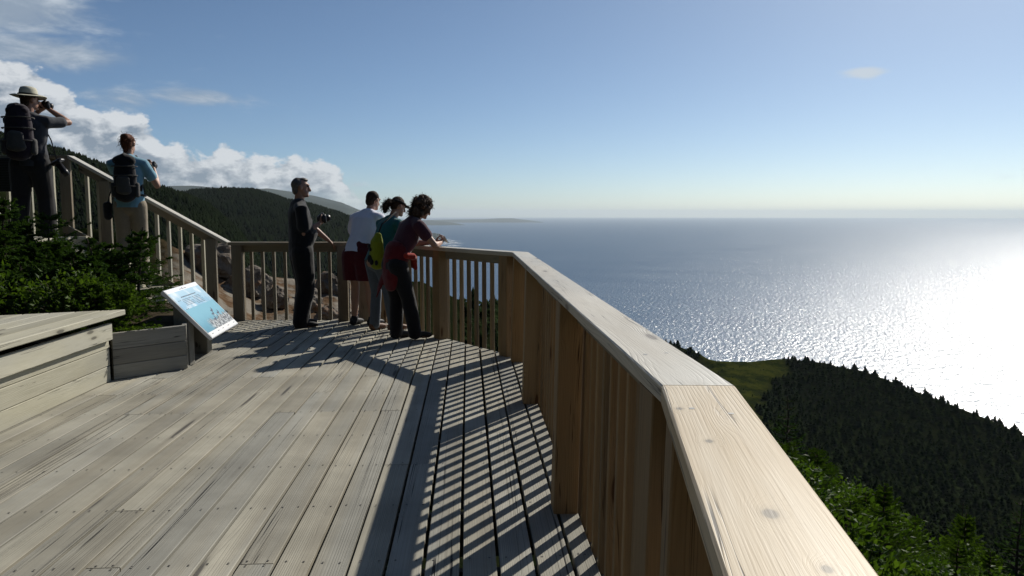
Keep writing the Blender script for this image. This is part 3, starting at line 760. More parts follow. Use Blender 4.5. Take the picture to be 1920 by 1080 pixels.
mb = MB(); mb.poly([(-3.5, 6.40, .36), (-3.08, 6.86, .36), (-3.62, 8.48, .40), (-8.5, 8.48, .75), (-8.5, 6.0, .5), (-4.4, 6.0, .36)]); tag(mb.build('soil', M_SOIL), 'dark soil under the shrubs', kind='structure')

# ------------------------------------------------------------------ information sign
M_SIGN, t, o = new_mat('sign_print')
gx, gy, gz = t.sep(t.node('ShaderNodeTexCoord').outputs['Object'])
P2 = t.xyz(gx, gy, 0.)
skyc = t.mix(t.mr(gy, .0, .30), (.20, .42, .60), (.40, .60, .73)); skyc = t.mix(t.mr(t.noise(P2, 7., 4), .45, .7), skyc, (.66, .76, .83))
seac = t.mix(t.mr(t.add(gy, t.mul(t.noise(P2, 9., 4), .12)), -.22, .04), (.05, .24, .36), (.16, .42, .55))
rk = t.mr(t.add(t.sub(t.noise(P2, 11., 5, .65), .5), t.mul(t.sub(-.13, gy), 3.2)), -.02, .04)
rkx = t.mr(gx, -.28, -.12); rockc = t.mix(t.mr(t.noise(P2, 30., 4), .4, .62), (.05, .06, .08), (.50, .54, .56))
seac = t.mix(t.mul(rk, rkx), seac, rockc)
lf = t.mul(t.mr(t.add(gx, t.mul(t.noise(P2, 25., 4), .10)), -.41, -.43, 0., 1.), .5); seac = t.mix(lf, seac, (.75, .80, .82))
c = t.mix(t.mr(gy, .048, .052), seac, skyc)
c = t.mix(t.mr(gy, -.252, -.248, 1., 0.), c, (.80, .81, .82)); c = t.mix(t.mr(gy, .262, .264), c, (.80, .81, .83))
pbsdf(t, o, c, .35, .4)
M_WHITE = simple('white_enamel', (.72, .74, .78), .4, .4, .04); M_INK = simple('sign_ink', (.06, .08, .13), .6, .2)
sg = empty('information_sign')
# panel frame: local x along the panel (near to far), local y up the slope
TL, TR, BR_, BL = (np.array(q) for q in [(-3.277, 7.0, .715), (-3.37, 7.93, .715), (-2.95, 7.93, .268), (-2.845, 7.0, .262)])
ctr = (TL + TR + BR_ + BL) / 4; xa = (TR - TL) + (BR_ - BL); xa /= np.linalg.norm(xa); ya = (TL - BL) + (TR - BR_); ya -= xa * np.dot(ya, xa); ya /= np.linalg.norm(ya); za = np.cross(xa, ya)
if za[2] < 0: xa = -xa; za = np.cross(xa, ya)
# the panel reads from its low side: left end is the end to the left of a reader standing there
Mx = Matrix(((xa[0], ya[0], za[0], ctr[0]), (xa[1], ya[1], za[1], ctr[1]), (xa[2], ya[2], za[2], ctr[2]), (0, 0, 0, 1)))
mb = MB(); mb.board((-.475, -.315, -.035), (.95, 0, 0), (0, .63, 0), (0, 0, .034), .006); pn = mb.build('panel', M_WHITE, sg); pn.matrix_local = Mx
mb = MB(); mb.poly([(-.462, -.302, .0015), (.462, -.302, .0015), (.462, .302, .0015), (-.462, .302, .0015)]); pr_ = mb.build('print', M_SIGN, pn)
ink = MB()
def stroke(x0, x1, y0, h_): ink.poly([(x0, y0, .0022), (x1, y0, .0022), (x1, y0 + h_, .0022), (x0, y0 + h_, .0022)])
xx = -.25
while xx < .17: l = random.uniform(.014, .034); stroke(xx, xx + l, .183, .012); xx += l + .010
for row in range(6):
    for c0, c1 in ((-.29, -.02), (.01, .27)):
        xx = c0; e_ = c1 - random.uniform(0, .07)
        if row == 5 and c0 < 0: continue
        while xx < e_: l = random.uniform(.010, .036); stroke(xx, xx + l, .156 - .017 * row, .0055); xx += l + .007
for xx in (-.40, -.36): stroke(xx, xx + .03, .155, .006); stroke(xx, xx + .03, .05, .006)
for xx in (-.40, -.20, -.04, .15, .36): stroke(xx, xx + .05, -.280, .006)
stroke(-.015, .0, .270, .026); stroke(-.11, -.03, .276, .005); stroke(.02, .10, .276, .005)
for bx, by in [(.05, -.10), (.10, -.06), (.20, -.11), (-.02, -.16)]:
    ink.poly([(bx, by, .0024), (bx + .05, by - .012, .0024), (bx + .085, by + .012, .0024), (bx + .075, by + .045, .0024), (bx + .055, by + .012, .0024), (bx + .015, by + .014, .0024)])
ink.build('lettering', M_INK, pn)
for (bx, by) in ((-3.13, 7.05), (-3.21, 7.66)):
    mb = MB(); b_ = np.array([bx, by, .0006]); W_ = np.array([.15, -.02, 0]); T_ = np.array([.012, .09, 0])
    # top cut to the slope of the panel
    def ztop(pt): return ctr[2] - (za[0] * (pt[0] - ctr[0]) + za[1] * (pt[1] - ctr[1])) / za[2] - .037 / za[2]
    z_a, z_b = ztop(b_ - W_ * .5), ztop(b_ + W_ * .5)
    mb.board(b_ - W_ * .5 - T_ * .5, (0, 0, 1), W_, T_, .004, (0, 0), (z_a - 1.0006, z_b - 1.0006)); mb.build('post', M_SHADED, sg)
tag(sg, 'tilted white and blue information sign on two grey posts at the deck edge', 'sign'); rebase(sg, (-3.17, 7.35, 0))

# ------------------------------------------------------------------ shrubs on the left
def krumm(seed, h, rad, mat):
    """low dense wind-clipped spruce: several leaning stems of layered sprays"""
    rs = np.random.RandomState(seed); Vs = []; As = []; mb = MB()
    for s in range(5):
        m_, V, F, At = spruce(seed * 10 + s, h * rs.uniform(.65, 1.), rad * rs.uniform(.6, .9), 10, 5, 6, 8, .06)
        a = rs.rand() * 6.28; off = np.array([math.cos(a), math.sin(a), 0]) * rad * rs.uniform(.15, .6); ln_ = np.array([math.cos(a), math.sin(a)]) * rs.uniform(0, .35)
        V = V + off; V[:, :2] += V[:, 2:3] * ln_
        Vs.append(V); As.append(At)
        b = len(mb.v)
        mb.v += [(q[0] + off[0] + q[2] * ln_[0], q[1] + off[1] + q[2] * ln_[1], q[2]) for q in m_.v]; mb.r += m_.r
        mb.f += [tuple(i + b for i in f_) for f_ in m_.f]; mb.uv += m_.uv; mb.mi += m_.mi
    V = np.concatenate(Vs); return mb, V, np.arange(len(V)).reshape(-1, 3), np.concatenate(As)
def leafy(seed, h, rad, nst, leaf, per, mat):
    rs = np.random.RandomState(seed); mb = MB(); tri = []; at = []
    for s in range(nst):
        a = rs.rand() * 6.28; k = rs.rand() ** .6
        tip = np.array([math.cos(a) * rad * k, math.sin(a) * rad * k, h * (1 - .45 * k * k) * rs.uniform(.75, 1.1)]); b0_ = np.array([math.cos(a), math.sin(a), 0]) * rad * .25 * k
        midp = (tip + b0_) / 2 + np.array([0, 0, .12 * h])
        mb.tube([b0_ - np.array([0, 0, .1]), midp, tip], [.008, .005, .002], 4, cap=False)
        for j in range(per):
            t_ = 1 - rs.rand() ** 1.6 * .85; q = (b0_ * (1 - t_) ** 2 + 2 * midp * t_ * (1 - t_) + tip * t_ * t_) + rs.normal(0, .045, 3)
            d = rs.normal(0, 1, 3) + np.array([math.cos(a), math.sin(a), .7]) * .8; d /= np.linalg.norm(d)
            wv = np.cross(d, rs.normal(0, 1, 3) + np.array([0, 0, 1.])); wv /= np.linalg.norm(wv) + 1e-6
            l = leaf * rs.uniform(.6, 1.3); ww = l * .30; nn = np.cross(d, wv) * l * .10
            m1_, m2_ = q + d * l * .45 + wv * ww + nn, q + d * l * .45 - wv * ww + nn
            tri += [q, m1_, q + d * l, q, q + d * l, m2_]; at += [rs.rand()] * 6
    V = np.array(tri); return mb, V, np.arange(len(V)).reshape(-1, 3), np.array(at)
def shrub(kind, seed, loc, h, rad, label, mat, nst=40, leaf=.06, per=40):
    mb, V, F, At = krumm(seed, h, rad, mat) if kind == 's' else leafy(seed, h, rad, nst, leaf, per, mat)
    r = empty('spruce_shrub' if kind == 's' else 'leafy_shrub'); mb.build('stems', M_BARK, r); link('foliage', np_mesh('foliage', V, F, mat, At), r)
    r.location = loc; tag(r, label, 'shrub')
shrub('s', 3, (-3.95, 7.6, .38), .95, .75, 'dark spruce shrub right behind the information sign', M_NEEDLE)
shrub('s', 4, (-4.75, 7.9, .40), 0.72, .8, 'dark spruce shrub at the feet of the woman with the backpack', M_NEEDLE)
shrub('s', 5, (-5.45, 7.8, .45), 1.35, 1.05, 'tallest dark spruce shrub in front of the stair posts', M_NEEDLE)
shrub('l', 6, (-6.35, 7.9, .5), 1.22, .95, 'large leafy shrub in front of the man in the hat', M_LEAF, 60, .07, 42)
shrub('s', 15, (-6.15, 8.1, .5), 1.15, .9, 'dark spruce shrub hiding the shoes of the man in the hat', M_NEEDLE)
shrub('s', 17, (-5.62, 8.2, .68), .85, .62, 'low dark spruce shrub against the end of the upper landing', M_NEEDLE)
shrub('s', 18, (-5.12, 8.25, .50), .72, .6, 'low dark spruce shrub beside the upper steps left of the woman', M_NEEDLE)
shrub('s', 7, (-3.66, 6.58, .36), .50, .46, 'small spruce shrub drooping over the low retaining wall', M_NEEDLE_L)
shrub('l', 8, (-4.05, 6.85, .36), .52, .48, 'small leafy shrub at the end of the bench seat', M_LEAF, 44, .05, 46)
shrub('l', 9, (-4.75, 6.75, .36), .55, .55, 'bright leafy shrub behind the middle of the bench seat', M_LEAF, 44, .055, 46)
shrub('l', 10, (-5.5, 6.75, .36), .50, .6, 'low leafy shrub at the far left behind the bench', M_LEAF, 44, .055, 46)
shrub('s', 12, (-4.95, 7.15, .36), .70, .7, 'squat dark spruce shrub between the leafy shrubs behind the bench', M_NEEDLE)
lp = []
for k_ in range(2):
    mb, V, F, At = leafy(14 + k_, 1.0, .75, 46, .075, 36, M_LEAF); r_ = empty('leafy_shrub'); mb.build('stems', M_BARK, r_); link('foliage', np_mesh('foliage', V, F, M_LEAF, At), r_); lp.append(r_)
sp_ = []
for k_ in range(300):
    az_ = rsx.uniform(20, 43); r_ = rsx.uniform(5.2, 14); q = (r_ * math.sin(R(az_)), r_ * math.cos(R(az_)))
    if len(sp_) > 17 or q[0] < 1.9 + q[1] * .1 or any(math.dist(q, p_) < 1.15 for p_ in sp_): continue
    sp_.append(q)
    place(lp[len(sp_) % 2], (*q, float(terrain_z(az_, r_)) - .05), rsx.rand() * 6.28, rsx.uniform(.8, 1.25), 'bright leafy shrub among the young spruces outside the nearest rail', 'shrub', 'leafy shrubs outside the rail')

# ------------------------------------------------------------------ rocks beyond the far railing
def rock(seed, loc, sx, sy, sz, label, group=None):
    bm = bmesh.new(); bmesh.ops.create_icosphere(bm, subdivisions=4, radius=1.); s = seed * 7.3
    for v in bm.verts:
        p = v.co.copy(); n = mnoise.fractal(p * 1.3 + Vector((s, 0, 0)), 1., 2., 4) * .28
        f_ = mnoise.voronoi(p * 1.5 + Vector((0, s, 0)))[0]; n += (f_[1] - f_[0]) * .22
        p *= .82 + n; p.z = max(p.z, -.35); v.co = Vector((p.x * sx, p.y * sy, p.z * sz))
    me = bpy.data.meshes.new('rock'); bm.to_mesh(me); bm.free(); me.materials.append(M_ROCK)
    o = link('rock', me); o.location = loc; o.rotation_euler = (0, 0, seed * 1.7); tag(o, label, 'rock', group); return o
G = 'rocks beyond the railing'
rl = [(-5.0, 12.5, .62, .7, .50, 'big grey ledge of rock seen through the stair railing'),
      (-4.35, 12.3, .40, .5, .40, 'grey rock to the right of the big ledge behind the lowest stair post'),
      (-3.80, 11.9, .30, .3, .28, 'grey rock seen beside the corner post under the foot of the stair cap'),
      (-3.3, 13.6, .40, .4, .36, 'pale topped rock on the crest left of the man in black'),
      (-3.25, 12.1, .27, .3, .20, 'small rock low behind the balusters left of the man in black'),
      (-2.75, 13.2, .42, .4, .26, 'rock on the crest right behind the man in black'),
      (-2.85, 11.6, .22, .25, .15, 'small brown stone just behind the legs of the man in black'),
      (-2.15, 12.6, .38, .4, .27, 'rock behind the far railing between the two men'),
      (-2.05, 11.2, .42, .30, .16, 'flat tan rock just past the deck between the two men'),
      (-1.55, 12.2, .34, .4, .26, 'rock seen past the left leg of the man in shorts'),
      (-1.45, 11.2, .30, .3, .22, 'rock seen past the right leg of the man in shorts'),
      (-3.55, 12.9, .26, .3, .22, 'small grey rock between the pale crest rock and the corner post')]
for i, (x_, y_, a_, b_, c_, lb) in enumerate(rl):
    az_, r_ = math.degrees(math.atan2(x_, y_)), math.hypot(x_, y_)
    rock(i + 2, (x_, y_, float(terrain_z(az_, r_)) + .05), a_ * .85, b_ * .85, c_ * .95, lb, G)

# ------------------------------------------------------------------ people
WORK = bpy.data.scenes.new('work')
def loft(bm, pts, rad, side, n=14):
    """rings of ellipses (a along side, b across) with rounded ends"""
    pts = [Vector(p) for p in pts]; side = Vector(side); rings = []
    rad = [(r, r) if not isinstance(r, tuple) else r for r in rad]
    P, Rr = [], []
    d0 = (pts[1] - pts[0]).normalized(); d1 = (pts[-1] - pts[-2]).normalized()
    for k in (.98, .75, .42): P.append(pts[0] - d0 * min(rad[0]) * k); c = math.sqrt(1 - k * k); Rr.append((rad[0][0] * c, rad[0][1] * c))
    P += pts; Rr += rad
    for k in (.42, .75, .98): P.append(pts[-1] + d1 * min(rad[-1]) * k); c = math.sqrt(1 - k * k); Rr.append((rad[-1][0] * c, rad[-1][1] * c))
    for i, p in enumerate(P):
        d = (P[min(i + 1, len(P) - 1)] - P[max(i - 1, 0)]).normalized()
        a = (side - d * side.dot(d)).normalized(); b = d.cross(a)
        rings.append([bm.verts.new(p + a * math.cos(2 * math.pi * k / n) * Rr[i][0] + b * math.sin(2 * math.pi * k / n) * Rr[i][1]) for k in range(n)])
    for i in range(len(rings) - 1):
        for k in range(n):
            j = (k + 1) % n; bm.faces.new((rings[i][k], rings[i][j], rings[i + 1][j], rings[i + 1][k]))
    bm.faces.new(rings[0][::-1]); bm.faces.new(rings[-1])
def ball(bm, c, r, rot=None):
    m = Matrix.Translation(Vector(c)) @ (rot.to_4x4() if rot else Matrix.Identity(4)) @ Matrix.Diagonal((*r, 1)) if isinstance(r, (tuple, list)) else Matrix.Translation(Vector(c)) @ Matrix.Diagonal((r, r, r, 1))
    bmesh.ops.create_icosphere(bm, subdivisions=3, radius=1., matrix=m)
def melt(bm, name, mat, parent, voxel=.012, smooth=6, wrinkle=0., wscale=9., seed=0, cuts=()):
    """fuse overlapping volumes into ONE continuous surface"""
    bmesh.ops.recalc_face_normals(bm, faces=bm.faces)
    me = bpy.data.meshes.new(name); bm.to_mesh(me); bm.free()
    o = bpy.data.objects.new(name, me); WORK.collection.objects.link(o)
    r = o.modifiers.new('r', 'REMESH'); r.mode = 'VOXEL'; r.voxel_size = voxel
    s = o.modifiers.new('s', 'SMOOTH'); s.iterations = smooth; s.factor = .5
    vl = WORK.view_layers[0]; vl.update(); dg = vl.depsgraph
    m2 = bpy.data.meshes.new_from_object(o.evaluated_get(dg)); o.modifiers.clear(); o.data = m2; bpy.data.meshes.remove(me)
    WORK.collection.objects.unlink(o); COL.objects.link(o)
    m2.name = name
    if cuts:
        b2 = bmesh.new(); b2.from_mesh(m2)
        for co_, no_ in cuts: bmesh.ops.bisect_plane(b2, geom=b2.verts[:] + b2.edges[:] + b2.faces[:], plane_co=co_, plane_no=no_, clear_outer=True)
        b2.to_mesh(m2); b2.free()
    if wrinkle:
        n_ = len(m2.vertices); co = np.empty(n_ * 3, np.float32); nm = np.empty(n_ * 3, np.float32)
        m2.vertices.foreach_get('co', co); m2.vertices.foreach_get('normal', nm); co = co.reshape(-1, 3); nm = nm.reshape(-1, 3)
        q = co * wscale * .8 + seed * 3.1; q[:, 2] *= .55
        k = fbm(q[:, 0] + q[:, 2] * .6, q[:, 1] - q[:, 2], 3) + fbm(q[:, 0] * .8 - q[:, 2] * 1.3 + 40, q[:, 1] + 9, 3)
        m2.vertices.foreach_set('co', (co + nm * (k * wrinkle)[:, None]).ravel())
    m2.polygons.foreach_set('use_smooth', [True] * len(m2.polygons)); m2.materials.clear(); m2.materials.append(mat); m2.update()
    o.parent = parent; return o
def ik(a, b, l1, l2, hint):
    a, b, hint = Vector(a), Vector(b), Vector(hint); d = b - a; L = min(d.length, (l1 + l2) * .998); dn = d.normalized()
    x = (l1 * l1 - l2 * l2 + L * L) / (2 * L); h_ = math.sqrt(max(l1 * l1 - x * x, 0)); hp = (hint - dn * hint.dot(dn)).normalized()
    return a + dn * x + hp * h_, a + dn * L
M_SKIN = simple('skin', (.38, .215, .15), .5, .4, .12, 20.); M_SKIN2 = simple('tanned_skin', (.32, .17, .115), .5, .4, .12, 20.)
def cloth(name, col, var=.2): return simple(name, col, .85, .1, var, 30., .25, sheen=.2)
M_SHOE = simple('dark_shoe', (.02, .02, .022), .6, .3); M_SOLE = simple('shoe_sole', (.35, .34, .32), .7, .2)
M_HAIRB = simple('brown_hair', (.045, .028, .017), .75, .15, .5, 60., .5); M_HAIRR = simple('auburn_hair', (.10, .036, .018), .75, .15, .5, 60., .5); M_HAIRG = simple('greying_hair', (.085, .075, .068), .55, .35, .5, 60., .5)
M_BLACKP = simple('black_plastic', (.012, .012, .014), .4, .4); M_GLASSL = simple('lens_glass', (.02, .02, .03), .08, .8)
def person(label, loc, yaw, H, lean=0., head=(0, 0), hands=None, hints=None, feet=None, skin=None, sw=1., belly=0., hipback=0., curl=.6, hip_drop=.0, knee_hint=None):
    """local frame: +y forward, +x the person's right. returns root and joint dict"""
    root = empty('person', loc, -R(yaw)); s = H / 1.75; J = {}
    hipz = (.93 - hip_drop) * s; hip = Vector((0, -hipback, hipz)); u = Vector((0, math.sin(R(lean)), math.cos(R(lean)))); X_ = Vector((1, 0, 0)); f = Vector((0, math.cos(R(lean)), -math.sin(R(lean))))
    ch = hip + u * .52 * s; nk = hip + u * .575 * s + f * .01
    J.update(hip=hip, u=u, f=f, ch=ch, nk=nk, s=s)
    bm = bmesh.new()
    tors = [hip - u * .04 * s, hip + u * .06 * s, hip + u * .20 * s + f * belly * .5, hip + u * .34 * s + f * .01, hip + u * .46 * s, hip + u * .535 * s]
    trad = [(.150 * s * sw, .105 * s), (.158 * s * sw, .112 * s), (.140 * s * sw + belly * .4, .098 * s + belly * .6), (.160 * s * sw, .110 * s), (.165 * s * sw, .098 * s), (.10 * s * sw, .07 * s)]
    J['tors'], J['trad'] = tors, trad
    loft(bm, tors, trad, X_)
    hu = Vector((math.sin(R(head[0])) * math.sin(R(head[1])), math.cos(R(head[0])) * math.sin(R(head[1])), math.cos(R(head[1]))))
    hf = Vector((math.sin(R(head[0])) * math.cos(R(head[1])), math.cos(R(head[0])) * math.cos(R(head[1])), -math.sin(R(head[1])))); hx = hf.cross(hu)
    hc = nk + (u * .45 + hu * .55) * .175 * s + hf * .025 * s
    loft(bm, [nk - u * .05 * s, hc - hu * .05 * s - hf * .01], [.062 * s, .056 * s], X_)
    rot = Matrix((hx, hf, hu)).transposed()
    def hp(x_, y_, z_): return hc + (hx * x_ + hf * y_ + hu * z_) * s
    ball(bm, hp(0, -.012, .025), (.076 * s, .094 * s, .092 * s), rot); ball(bm, hp(0, .022, -.045), (.058 * s, .070 * s, .075 * s), rot)   # skull, jaw
    ball(bm, hp(0, .078, -.085), (.028 * s, .022 * s, .022 * s), rot)                    # chin
    loft(bm, [hp(0, .083, .028), hp(0, .108, -.022)], [.010 * s, .016 * s], hx)            # nose
    loft(bm, [hp(-.045, .078, .042), hp(0, .088, .045), hp(.045, .078, .042)], [.010 * s] * 3, hu)   # brow
    loft(bm, [hp(-.022, .082, -.052), hp(0, .089, -.051), hp(.022, .082, -.052)], [.008 * s] * 3, hu)   # lips
    for sg_ in (-1, 1): ball(bm, hp(sg_ * .078, -.008, .0), (.012 * s, .022 * s, .034 * s), rot)
    J.update(hc=hc, hp=hp, rot=rot, hx=hx, hf=hf, hu=hu)
    hands = hands or {}; hints = hints or {}; J['arm'] = {}
    for sd_, nm in ((-1, 'L'), (1, 'R')):
        sh = ch + X_ * sd_ * .185 * s * sw - u * .03 * s; tgt = Vector(hands.get(nm, (sd_ * .28 * s, .02, hipz - .12 * s)))
        hint = Vector(hints.get(nm, (sd_ * .5, -1, -.3))); el_, wr = ik(sh, tgt, .30 * s, .265 * s, hint); J['arm'][nm] = (sh, el_, wr)
        loft(bm, [ch + X_ * sd_ * .09 * s, sh, (sh + el_) / 2, el_], [.06 * s, .056 * s, .047 * s, .039 * s], (0, 1, .2))
        loft(bm, [el_, el_.lerp(wr, .3), wr], [.039 * s, .041 * s, .026 * s], (0, 1, .2))
        # hand: palm, four curled fingers, thumb from the side of the palm
        dn = (wr - el_).normalized(); pn_ = Vector(hints.get('palm' + nm, (-sd_, .2, -.3))); pn_ = (pn_ - dn * pn_.dot(dn)).normalized(); sdv = dn.cross(pn_)
        if sdv.dot(Vector((0, 0, 1))) < 0: sdv = -sdv
        pe = wr + dn * .085 * s; loft(bm, [wr, wr + dn * .03 * s, pe], [(.026 * s, .018 * s), (.038 * s, .016 * s), (.041 * s, .014 * s)], sdv)
        for i, (o_, ln_) in enumerate(((.030, .070), (.010, .080), (-.011, .074), (-.031, .058))):
            b0_ = pe + sdv * o_ * s; d1_ = (dn + pn_ * curl * .5).normalized(); k1 = b0_ + d1_ * ln_ * .5 * s; d2_ = (dn + pn_ * curl * 1.6).normalized(); k2 = k1 + d2_ * ln_ * .3 * s; k3 = k2 + (dn * .4 + pn_ * curl * 2).normalized() * ln_ * .28 * s
            loft(bm, [b0_ - dn * .015 * s, k1, k2, k3], [.0095 * s, .009 * s, .008 * s, .0065 * s], sdv, 8)
        tb = wr + dn * .028 * s + sdv * .034 * s; loft(bm, [tb - sdv * .012 * s, tb + (sdv * .7 + dn * .7 + pn_ * .35) * .036 * s, tb + (sdv * .6 + dn * 1.25 + pn_ * .7) * .056 * s], [.013 * s, .0105 * s, .008 * s], sdv, 8)
        J['hand' + nm] = pe
    feet = feet or {'L': (-.11 * s, 0, 0), 'R': (.11 * s, .03, 0)}; J['leg'] = {}
    for sd_, nm in ((-1, 'L'), (1, 'R')):
        hj = hip + X_ * sd_ * .085 * s * sw - Vector((0, 0, .03 * s)); ft = Vector(feet[nm]); ank = ft + Vector((0, -.03 * s, .085 * s))
        kn, ank = ik(hj, ank, .414 * s, .410 * s, knee_hint or (sd_ * .1, 1, 0)); J['leg'][nm] = (hj, kn, ank)
        loft(bm, [hj, hj.lerp(kn, .45), kn], [.088 * s, .074 * s, .054 * s], X_); loft(bm, [kn, kn.lerp(ank, .32), kn.lerp(ank, .75), ank], [.053 * s, .056 * s, .040 * s, .036 * s], X_)
        loft(bm, [ank - Vector((0, 0, .03 * s)), ank + Vector((sd_ * .02, .10 * s, -.055 * s)), ank + Vector((sd_ * .03, .17 * s, -.062 * s))], [.036 * s, .034 * s, .024 * s], X_)
    J['body'] = melt(bm, 'body', skin or M_SKIN, root, .0075, 4)
    for sd_ in (-1, 1):
        bm = bmesh.new(); ball(bm, hp(sd_ * .032, .080, .022), .0085 * s); e_ = bpy.data.meshes.new('eye'); bm.to_mesh(e_); bm.free(); e_.materials.append(M_GLASSL); link('eye', e_, root)
    tag(root, label, 'person'); J['root'] = root; J['label'] = label
    return J
def shirt(J, mat, sleeve=.55, hem=-.03, loose=.016, name='shirt', wr=.012, seed=1, open_=False):
    bm = bmesh.new(); s = J['s']; X_ = Vector((1, 0, 0)); hip, u, f = J['hip'], J['u'], J['f']
    pts = [hip + u * (hem - .06) * s] + J['tors'][1:]; rad = [(a + loose, b + loose) for a, b in ([(J['trad'][1][0] + .008, J['trad'][1][1] + .01)] + J['trad'][1:])]
    loft(bm, pts, rad, X_, 18)
    loft(bm, [J['nk'] - u * .07 * s, J['nk'] - u * .012 * s], [.082 * s, .066 * s], X_)
    for nm in 'LR':
        sh, el_, w_ = J['arm'][nm]; sd_ = -1 if nm == 'L' else 1
        loft(bm, [J['ch'] + X_ * sd_ * .08 * s, sh, sh.lerp(el_, sleeve * .6), sh.lerp(el_, sleeve)], [.068 * s + loose * .3, .064 * s + loose * .5, .058 * s + loose * .6, .056 * s + loose * .8], (0, 1, .2))
    return melt(bm, name, mat, J['root'], .010, 5, wr, 8., seed, [(hip + u * hem * s, -u)])
def trousers(J, mat, frac=1., loose=.018, name='trousers', wr=.010, seed=2, flare=.0):
    bm = bmesh.new(); s = J['s']; X_ = Vector((1, 0, 0)); hip, u = J['hip'], J['u']
    loft(bm, [hip - Vector((0, 0, .05 * s)), hip + u * .02 * s, hip + u * .09 * s], [(a + loose * .7, b + loose * .7) for a, b in (J['trad'][0], J['trad'][1], (J['trad'][1][0] * .96, J['trad'][1][1] * .96))], X_, 18)
    for nm in 'LR':
        hj, kn, ank = J['leg'][nm]
        if frac < .6:
            e = hj.lerp(kn, frac / .5); low = e.z + .015; loft(bm, [hj, hj.lerp(e, .5), e], [.100 * s + loose, .094 * s + loose + flare, .088 * s + loose + flare * 1.5], X_)
        else:
            loft(bm, [hj, hj.lerp(kn, .5), kn], [.094 * s + loose, .078 * s + loose, .060 * s + loose], X_); loft(bm, [kn, kn.lerp(ank, .4), ank + Vector((0, 0, -.02 * s))], [.060 * s + loose, .056 * s + loose * 1.1, .050 * s + loose], X_)
    return melt(bm, name, mat, J['root'], .011, 5, wr, 7., seed, [(Vector((0, 0, low)), Vector((0, 0, -1)))] if frac < .6 else ())
def shoes(J, mat=None, h_=.05):
    for nm in 'LR':
        bm = bmesh.new(); s = J['s']; ank = J['leg'][nm][2]; sd_ = -1 if nm == 'L' else 1; b = Vector((ank.x, ank.y, J['leg'][nm][2].z - .085 * s))
        loft(bm, [b + Vector((0, -.045 * s, .045)), b + Vector((sd_ * .008, .05 * s, .045)), b + Vector((sd_ * .022, .15 * s, .036)), b + Vector((sd_ * .028, .185 * s, .032))], [(.040 * s, .044), (.043 * s, .044), (.046 * s, .034), (.036 * s, .027)], (1, 0, 0))
        loft(bm, [b + Vector((0, -.02 * s, .04)), ank + Vector((0, 0, .01))], [.045 * s, .046 * s], (1, 0, 0))
        melt(bm, 'shoe', mat or M_SHOE, J['root'], .010, 3)
def hair(J, mat, kind='short', wr=.008, wscale=22.):
    bm = bmesh.new(); s = J['s']; hp, rot = J['hp'], J['rot']
    ball(bm, hp(0, -.022, .040), (.083 * s, .092 * s, .088 * s), rot)
    if kind == 'short': ball(bm, hp(0, -.055, -.015), (.066 * s, .052 * s, .075 * s), rot)
    if kind == 'bun': ball(bm, hp(0, -.06, -.01), (.072 * s, .055 * s, .075 * s), rot); ball(bm, hp(0, -.085, .075), (.055 * s, .045 * s, .045 * s), rot); loft(bm, [hp(0, -.07, -.06), hp(-.01, -.06, -.12)], [.035 * s, .02 * s], (1, 0, 0))
    if kind == 'tail':
        ball(bm, hp(0, -.05, .0), (.070 * s, .055 * s, .07 * s), rot); loft(bm, [hp(0, -.09, .03), hp(-.01, -.135, .015), hp(-.015, -.16, -.05), hp(-.01, -.15, -.125)], [.030 * s, .046 * s, .052 * s, .028 * s], J['hx'])
    if kind == 'curly':
        rs = np.random.RandomState(4)
        for i in range(220):
            a = rs.uniform(-2.6, 2.6); e = rs.uniform(-1.2, 1.3); rr_ = rs.uniform(.95, 1.25)
            if abs(a) < .75 and e < .35: continue
            ball(bm, hp(math.sin(a) * math.cos(e) * .088 * rr_, math.cos(a) * math.cos(e) * .098 * rr_ - .025, math.sin(e) * .098 * rr_ + .015 - (.075 if abs(a) > 1.4 and e < 0 else 0)), rs.uniform(.018, .030) * s)
    return melt(bm, 'hair', mat, J['root'], .008, 5 if kind == 'curly' else 2, wr, wscale)
def strands(J, mat, n, centre, r, length, seed, down=.6):
    rs = np.random.RandomState(seed); s = J['s']; V = []; F = []
    for i in range(n):
        d = rs.normal(0, 1, 3)
        if centre == 'head' and d[1] > .2 and d[2] < .6: d[1] *= -1
        d /= np.linalg.norm(d); c = np.array((0, -.02, .03)) if centre == 'head' else np.array(centre)
        p = c + d * np.array(r); q = d.copy(); b = len(V); wv = np.cross(d, rs.normal(0, 1, 3)); wv = wv / np.linalg.norm(wv) * .0022
        L = length * rs.uniform(.5, 1.2) / 4
        for k in range(5):
            V += [tuple(J['hp'](*(p - wv))), tuple(J['hp'](*(p + wv)))]
            q = q * .8 + rs.normal(0, .35, 3) + np.array((0, -.05, -down * .4)); q /= np.linalg.norm(q); p = p + q * L
        F += [(b + 2 * k, b + 2 * k + 1, b + 2 * k + 3, b + 2 * k + 2) for k in range(4)]
    return link('loose_hair', np_mesh('loose_hair', V, np.array(F), mat), J['root'])
